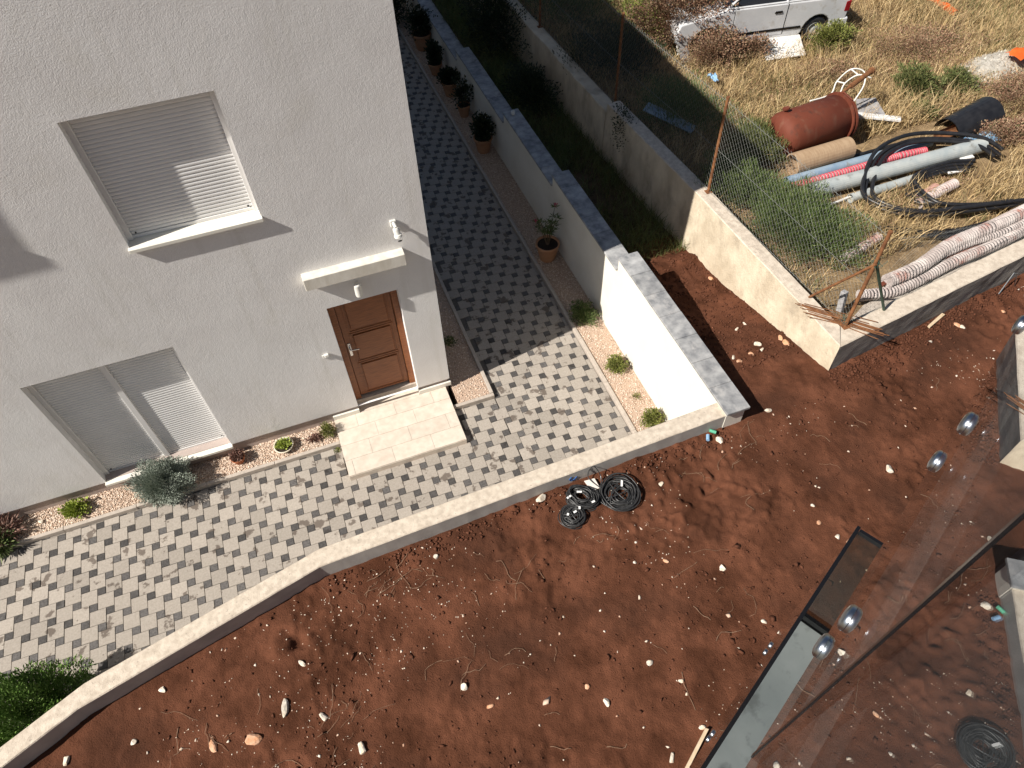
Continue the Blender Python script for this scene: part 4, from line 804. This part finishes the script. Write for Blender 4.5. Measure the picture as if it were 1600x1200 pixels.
# ------------------------------------------------------------------ things on the red soil
def cable_coil(loc, R, r, turns, label, seed, tagpos=None, oval=1.0, rz=0):
    t = thing('cable_coil', loc, label, 'cable coil'); rr = random.Random(seed); x0, y0, z0 = loc
    for k in range(turns):
        a0 = rr.uniform(0, 6.28); Rk = R * rr.uniform(.28, 1.0) ** .8; ox, oy = rr.gauss(0, R * .07), rr.gauss(0, R * .07); tx, ty = rr.gauss(0, .12), rr.gauss(0, .12); zc = z0 + r + rr.uniform(0, .075); w = rr.uniform(.02, .07); ph = rr.uniform(0, 6); pts = []
        for i in range(30):
            a = a0 + 2 * math.pi * i / 30; q = Rk * (1 + w * math.sin(3 * a + ph)); x = q * math.cos(a) * oval; y = q * math.sin(a); x, y = x * math.cos(rz) - y * math.sin(rz), x * math.sin(rz) + y * math.cos(rz)
            pts.append((x0 + ox + x, y0 + oy + y, max(zc + tx * x + ty * y, z0 + r)))
        obj('cable_turn', MB().tube(pts, r, 6, closed=True), 'cable', t, smooth=True)
    for k in range(max(3, turns // 5)):
        a = rr.uniform(0, 6.28); b = a + rr.uniform(1.8, 3.6); pts = []
        for i in range(9):
            q = i / 8; px = R * .85 * ((1 - q) * math.cos(a) + q * math.cos(b)) * oval + R * .18 * math.sin(q * 3.14) * math.cos(a + 1.3); py = R * .85 * ((1 - q) * math.sin(a) + q * math.sin(b)) + R * .18 * math.sin(q * 3.14) * math.sin(a + 1.3)
            px, py = px * math.cos(rz) - py * math.sin(rz), px * math.sin(rz) + py * math.cos(rz); pts.append((x0 + px, y0 + py, z0 + r + .05 + .03 * math.sin(q * 3.14)))
        obj('cable_turn', MB().tube(pts, r, 6), 'cable', t, smooth=True)
    if tagpos:
        for (dx, dy, ang, L) in tagpos:
            c, s = math.cos(ang), math.sin(ang); q = [(x0 + dx + c * u - s * v, y0 + dy + s * u + c * v) for u, v in ((-L, -.012), (L, -.012), (L, .012), (-L, .012))]
            obj('cable_tag', MB().prism(q, z0 + .10, z0 + .104), 'tagw', t)
    return t
zc = lambda x, y: H1(soil_h, x, y) - .005
cable_coil((2.52, -3.38, zc(2.52, -3.38)), .235, .0075, 36, 'largest loose coil of black cable with a white tag, on the right', 1, [(.07, .10, 1.1, .045)])
cable_coil((2.08, -3.27, zc(2.08, -3.27)), .20, .0065, 26, 'oval coil of black cable in the middle, partly under the small coil', 2, [(-.16, .03, .3, .03), (-.02, .05, -.4, .03), (.08, -.13, .1, .02)], .75, .9)
cable_coil((1.88, -3.46, zc(1.88, -3.46) + .02), .150, .0065, 24, 'smallest round coil of dark cable on the left', 3, [(.10, .05, 1.2, .018), (.03, .02, .2, .02), (-.06, .02, .9, .015)])
o = slab('cardboard_scrap', [(2.20, -3.06), (2.33, -3.08), (2.34, -3.22), (2.23, -3.22)], 1.44, .02, 'paper', 'crumpled pale cardboard packet between the two larger cable coils', 'packet', (.1, -.15))
lo = obj('loose_cable', MB().tube(spline([(2.35, -3.25, 1.46), (2.25, -3.06, 1.50), (2.33, -3.0, 1.62), (2.40, -3.08, 1.50), (2.36, -3.2, 1.45)], 8), .006, 6), 'cable', base=(2.3, -3.1, 1.45)); tag(lo, 'loose cable end looping up against the parapet', 'cable')
b = thing('plastic_bottle', (3.96, -2.99, 1.42), 'green and blue plastic fragment lying against the parapet end', 'plastic')
obj('green_half', MB().tube([(3.97, -2.97, 1.46), (4.03, -3.03, 1.46)], .022, 10), 'greenpl', b); obj('blue_half', MB().tube([(3.92, -3.02, 1.45), (3.88, -3.09, 1.45)], .022, 10), 'bluepl', b)
tag(obj('timber_batten', MB().prism([(1.79, -6.26), (1.825, -6.275), (2.19, -6.03), (2.165, -6.01)], 1.40, 1.46), 'timber', base=(2.0, -6.15, 1.4)), 'pale timber batten on the soil below the lower balcony', 'batten')
tag(obj('wood_piece', MB().prism([(7.72, -2.56), (8.08, -2.44), (8.06, -2.40), (7.72, -2.52)], 1.42, 1.45), 'timber', base=(7.9, -2.5, 1.4)), 'small brown stick of wood lying near the retaining wall', 'wood')
tag(obj('wire_hook', MB().tube([(9.1, -2.38, 1.42), (9.33, -2.27, 1.66), (9.42, -2.27, 1.62), (9.42, -2.34, 1.42)], .009, 6), 'steel', base=(9.3, -2.3, 1.42)), 'bent light metal rod sticking out beside the white rubble', 'rod')
wr = obj('gravel_mound', MB().lathe([(1.0, 0), (.7, .07), (.4, .10), (0, .12)], (0, 0, 0), 24), 'rubbase'); wr.location = (9.95, -2.75, 1.38); wr.scale = (.62, .42, 1); tag(wr, 'heap of white gravel on the soil at the right edge', 'gravel heap')
chips('gravel', [(-.9, .9, -.9, .9)], 2200, 0, .03, wr, 'rubble', hf=lambda x, y: .12 * np.clip(1 - np.hypot(x, y), 0, 1) ** .6)
# stones
def rock_mesh(seed, mat):
    r = random.Random(seed); bm = bmesh.new(); bmesh.ops.create_icosphere(bm, subdivisions=2, radius=1)
    ks = [(Vector((r.gauss(0, 1), r.gauss(0, 1), r.gauss(0, 1))).normalized(), r.uniform(.45, .8)) for _ in range(9)]
    for v in bm.verts:
        for n_, d_k in ks:
            q = v.co.dot(n_)
            if q > d_k: v.co -= n_ * (q - d_k)
        v.co *= 1 + r.uniform(-.03, .03)
    me = bpy.data.meshes.new('rock'); bm.to_mesh(me); bm.free(); me.materials.append(mt[mat]); return me
RM = [rock_mesh(i, 'rock') for i in range(6)]; RR = [rock_mesh(20 + i, 'rockred') for i in range(3)]
def rock(x, y, s, label, red=False, z=None, cat='stone', group='pale stones scattered on the red soil', asp=None):
    me = random.choice(RR if red else RM); o = link('stone', me); z = H1(soil_h, x, y) if z is None else z
    o.scale = (s * random.uniform(.9, 1.3), s * random.uniform(.65, 1.0), s * .55); o.rotation_euler = (random.uniform(-.3, .3), random.uniform(-.3, .3), random.uniform(0, 6.28)); o.location = (x, y, z + s * .2); return tag(o, label, cat, group)
ROCKS = [(-1.643, -4.353, 0.079, False, 'largest cream rock in the lower left of the soil'),
 (-1.299, -4.58, 0.057, False, 'white angular stone right of the largest cream rock'),
 (-1.986, -4.524, 0.079, True, 'largest orange rock in the lower left of the soil'),
 (-2.365, -4.447, 0.057, True, 'orange stone left of the largest orange rock'),
 (-1.408, -3.981, 0.043, False, 'white stone just below the small dark hole'),
 (-2.808, -3.717, 0.043, False, 'lone elongated stone nearest the left parapet foot'),
 (-3.108, -4.128, 0.043, False, 'pale stone on the soil in the far lower left'),
 (-3.737, -4.059, 0.043, False, 'pinkish white stone at the very left end of the parapet foot'),
 (0.095, -4.801, 0.05, False, 'white triangular stone in the bottom centre of the soil'),
 (-1.012, -4.992, 0.05, False, 'two toned stone at the bottom centre left'),
 (0.279, -5.06, 0.036, True, 'small orange stone at the bottom centre'),
 (0.236, -3.319, 0.046, False, 'greyish stone caught in the root tangle by the parapet'),
 (1.625, -3.084, 0.061, False, 'cream stone left of the cable coils at the parapet foot'),
 (4.028, -3.124, 0.057, False, 'cream stone below the green plastic fragment'),
 (3.055, -3.418, 0.043, False, 'elongated white stone right of the cable coils'),
 (2.644, -4.319, 0.032, True, 'small peach stone in the middle of the soil'),
 (3.197, -4.615, 0.036, False, 'white stone in the middle of the soil, right of the peach one'),
 (4.862, -2.941, 0.05, False, 'triangular cream stone beyond the shadow tip of the garden wall'),
 (5.46, -1.813, 0.057, False, 'white stone nearest the garden wall shadow below the rubble cluster'),
 (5.81, -1.84, 0.054, True, 'left one of two red rocks at the foot of the retaining wall'),
 (5.821, -1.971, 0.061, True, 'right one of two red rocks at the foot of the retaining wall'),
 (5.032, -2.02, 0.043, True, 'orange stone at the edge of the garden wall shadow'),
 (5.255, -1.962, 0.043, True, 'orange stone above the one at the shadow edge'),
 (4.999, -1.915, 0.043, False, 'white stone lying in the garden wall shadow edge'),
 (5.443, -1.945, 0.043, False, 'flat white stone just below the white one by the red rocks'),
 (5.759, -0.131, 0.05, True, 'orange rock at the top of the soil between the two walls'),
 (5.57, -1.333, 0.036, False, 'pale stone in the middle of the gap between the walls'),
 (5.406, -1.386, 0.039, False, 'pale flat stone beside the garden wall shadow in the gap'),
 (8.124, -2.66, 0.061, True, 'cream and orange rock below the wall on the right'),
 (8.139, -2.719, 0.046, False, 'white rock touching the orange one on the right'),
 (8.86, -2.703, 0.039, True, 'orange stone near the right edge'),
 (5.718, -4.241, 0.061, False, 'isolated flat white rock in the right half of the soil'),
 (1.382, -5.443, 0.05, False, 'yellowish rock at the bottom centre right'),
 (1.961, -5.258, 0.039, False, 'jagged white stone at the lower right centre'),
 (3.178, -4.632, 0.029, False, 'small white stone touching another in the middle of the soil'),
 (3.282, -5.304, 0.032, False, 'white stone close to the steel bolts of the lower balcony'),
 (1.745, -6.123, 0.043, False, 'white stone left of the timber batten'),
 (2.153, -5.989, 0.039, False, 'cream stone at the tip of the timber batten'),
 (1.258, -5.239, 0.032, True, 'small orange stone at the lower centre'),
 (2.177, -5.524, 0.029, False, 'white stone left of the lower balcony'),
 (2.307, -4.213, 0.029, False, 'small cream stone below the cable coils'),
 (7.539, -2.185, 0.032, False, 'pale stone below the middle of the rough concrete wall'),
 (7.583, -2.755, 0.029, False, 'small round white stone on the right part of the soil'),
 (4.563, -4.332, 0.032, False, 'white stone among roughened soil right of centre'),
 (4.6, -4.769, 0.036, False, 'white stone near the corner of the black railing'),
 (4.509, -4.534, 0.032, True, 'orange stone near the corner of the black railing')]
for x, y, s, red, lab in ROCKS: rock(x, y, s, lab, red)
rock(-4.76, -.17, .045, 'single white rock in the gravel left of the bright succulent', z=.06, group=None)
def ok(x, y): return (y < pline(x) - .05) & ((x < 5.9) | (y < seg2(x) - .06)) & ~((x > 5.9) & (y > -2.7) & (x < 6.2))
P = []
while len(P) < 60:
    x, y = random.uniform(-4.5, 9), random.uniform(-7.5, -2.5)
    if ok(np.array(x), np.array(y)) and all((x - q[0]) ** 2 + (y - q[1]) ** 2 > .02 for q in ROCKS): P.append((x, y))
def spread(n, size, seed, name, mat='pebble', label='', cat='pebbles'):
    X = rng.uniform(-7, 10, n); Y = rng.uniform(-10, .7, n); den = .32 + 2.6 * fbm(X, Y, .8, 4, seed); k = ok(X, Y) & (rng.random(n) < den) & ((X > -1) | (Y < -3)) ; X, Y = X[k], Y[k]
    hit = ~(((X < 4.6) & (Y > -3.05))); X, Y = X[hit], Y[hit]; N = len(X); s = size * rng.uniform(.35, 1.0, N) * np.where(rng.random(N) < .08, 2.0, 1)
    O = np.array([[1, 0, 0], [0, 1, 0], [-1, 0, 0], [0, -1, 0], [0, 0, 1], [0, 0, -1]], float); J = (O[None] + rng.normal(0, .3, (N, 6, 3))) * s[:, None, None]; J[:, :, 2] *= .6; J[:, :, 0] *= rng.uniform(.8, 1.7, N)[:, None]
    an = rng.uniform(0, 6.28, N); c_, s_ = np.cos(an)[:, None], np.sin(an)[:, None]; Z = soil_h(X, Y) + s * .25
    V = np.stack([J[:, :, 0] * c_ - J[:, :, 1] * s_ + X[:, None], J[:, :, 0] * s_ + J[:, :, 1] * c_ + Y[:, None], J[:, :, 2] + Z[:, None]], 2).reshape(-1, 3)
    T = np.array([[0, 1, 4], [1, 2, 4], [2, 3, 4], [3, 0, 4], [1, 0, 5], [2, 1, 5], [3, 2, 5], [0, 3, 5]]); tag(npobj(name, V, (T[None] + 6 * np.arange(N)[:, None, None]).reshape(-1, 3), mat), label, cat)
spread(22000, .0085, 401, 'pebbles', label='small pale pebbles sprinkled all over the red soil')
spread(1300, .018, 405, 'larger_pebbles', label='larger pale pebbles and stone chips on the red soil')
spread(20000, .017, 421, 'soil_clods', 'clod', 'small dark red clods of loose soil', 'clods')
# clods along the wall foot and heap
X = np.concatenate([rng.uniform(4.7, 6.0, 900), rng.uniform(5.9, 9.5, 1100), rng.uniform(-1, 4.2, 500)]); Y = np.concatenate([rng.uniform(-2.2, .6, 900), np.zeros(1100), np.zeros(500)])
Y[900:2000] = seg2(X[900:2000]) - np.abs(rng.normal(0, .16, 1100)) - .04; Y[2000:] = pline(X[2000:]) - np.abs(rng.normal(0, .12, 500)) - .03
N = len(X); s = rng.uniform(.006, .028, N) ** 1.0 ; O = np.array([[1, 0, 0], [0, 1, 0], [-1, 0, 0], [0, -1, 0], [0, 0, 1], [0, 0, -1]], float); J = (O[None] + rng.normal(0, .25, (N, 6, 3))) * s[:, None, None]
V = np.stack([J[:, :, 0] + X[:, None], J[:, :, 1] + Y[:, None], J[:, :, 2] * .8 + (soil_h(X, Y) + s * .2)[:, None]], 2).reshape(-1, 3); T = np.array([[0, 1, 4], [1, 2, 4], [2, 3, 4], [3, 0, 4], [1, 0, 5], [2, 1, 5], [3, 2, 5], [0, 3, 5]])
tag(npobj('wall_foot_clods', V, (T[None] + 6 * np.arange(N)[:, None, None]).reshape(-1, 3), 'clod'), 'crumbly soil clods piled along the foot of the walls', 'clods')
mb = MB(); rt = random.Random(5); hubs = [(-.35, -3.38, 22), (-1.3, -5.0, 12), (.9, -3.9, 8), (2.2, -3.85, 6), (3.9, -3.35, 10), (-1.0, -4.6, 8), (3.0, -5.0, 4), (-2.6, -4.3, 8), (.3, -4.6, 6)] + [(rt.uniform(-3, 8), rt.uniform(-6.5, -3.2), 1) for _ in range(60)]
for hx, hy, n in hubs:
    for k in range(n):
        x, y = hx + rt.gauss(0, .22 if n > 1 else .05), hy + rt.gauss(0, .12); a = rt.uniform(0, 6.28); L = rt.uniform(.08, .42); pts = []; 
        for i in range(7): q = (x, y); pts.append((x, y, float(soil_h(np.array([x]), np.array([y]))[0]) + .006 + (.02 if 0 < i < 6 else 0) * rt.random())); a += rt.gauss(0, .4); x += math.cos(a) * L / 6; y += math.sin(a) * L / 6
        if ok(np.array(pts[-1][0]), np.array(pts[-1][1])) and ok(np.array(pts[0][0]), np.array(pts[0][1])): mb.tube(pts, rt.uniform(.0012, .0030), 4)
tag(obj('dry_roots', mb, 'twig', kind='stuff'), 'thin dry roots and twigs strewn over the red soil', 'roots')

# ------------------------------------------------------------------ the building the view is taken from
u3 = Vector((.88295, .46947, 0)).normalized(); n3 = Vector((-.46947, .88295, 0)).normalized(); C0 = Vector((0, -7.0, 9.05))
def W3(u, n, dz): p = C0 + u3 * u + n3 * n; return (p.x, p.y, 9.05 - dz)
def ubox(mb, u0, u1, n0, n1, z0, z1, mi=0):   # z as depth below the camera
    vs = [W3(u, n, z) for z in (z1, z0) for n in (n0, n1) for u in (u0, u1)]
    return mb.add(vs, [(0, 2, 3, 1), (4, 5, 7, 6), (0, 1, 5, 4), (2, 6, 7, 3), (0, 4, 6, 2), (1, 3, 7, 5)], mi)
own = thing('apartment_building', W3(-2, -4, 7.6), 'grey apartment building with glass balconies below the viewer', 'building')
obj('wall', ubox(MB(), -9, 2.6, -8, -1.75, -4, 8), 'ourwall', own)
obj('balcony_slab', ubox(MB(), -6, 2.12, -1.748, -.126, 1.04, 1.27), 'ourwall', own)
obj('balcony_floor', ubox(MB(), -6, 2.12, -1.746, -.145, 1.02, 1.038), 'ourfloor', own)
obj('balcony_slab', ubox(MB(), -6, 2.12, -1.748, -.12, -1.85, -1.62), 'ourwall', own)  # unseen slab overhead, added to shade the balcony below it
obj('balcony_slab', ubox(MB(), -6, 2.10, -1.748, -.140, 4.07, 4.30), 'ourwall', own)
for k in range(7): obj('balcony_tile', ubox(MB(), 2.098 - 1.2 * (k + 1) + .002, 2.098 - 1.2 * k - .002, -.90, -.142, 4.05, 4.068), 'ourtile', own)
for k in range(7): obj('balcony_tile', ubox(MB(), 2.098 - 1.2 * (k + 1) + .002, 2.098 - 1.2 * k - .002, -1.746, -.904, 4.05, 4.068), 'ourtile', own)
r1 = obj('glass_railing', ubox(MB(), .410, 2.3, -.112, -.100, .20, 1.25), 'glass', own)
obj('glass_railing', ubox(MB(), -1.4, .401, -.112, -.100, .20, 1.25), 'glass', own)
obj('pane_seal', ubox(MB(), .402, .409, -.114, -.0985, .20, 1.252), 'blackm', r1)
def bolts(parent, us, ds, nn, r):
    for u_ in us:
        for dz in ds: obj('standoff_bolt', MB().lathe([(0, .011), (r * .55, .0105), (r * .85, .0085), (r, .005), (r, .0)], W3(u_, nn, dz), 24, axis=tuple(n3)), 'steelr', parent, smooth=True)
bolts(r1, (.14, .604, 1.068, 1.532), (1.07, 1.195), -.0995, .022)
r2 = obj('glass_railing', ubox(MB(), -6, 2.14, -.132, -.120, 3.07, 4.34), 'glass', own); r2['label'] = 'lower glass railing with a black top rail'
obj('top_rail', ubox(MB(), -6, 2.15, -.134, -.118, 3.045, 3.072), 'blackm', r2)
bolts(r2, (.7, 1.30, 1.91), (4.15, 4.27), -.1195, .022)
r3 = obj('glass_railing', ubox(MB(), 2.128, 2.14, -1.74, -.134, 3.07, 4.34), 'dglass', own); r3['label'] = 'end pane of the lower glass railing, shade put into its tint'  # pane colour carries the lost transmission and the dark reflection
obj('top_rail', ubox(MB(), 2.126, 2.142, -1.74, -.136, 3.045, 3.072), 'blackm', r3)
obj('bottom_rail', ubox(MB(), 2.104, 2.127, -1.74, -.145, 3.99, 4.07), 'blackm', r3)
for o in bpy.data.objects:
    if '_local' in o: del o['_local']
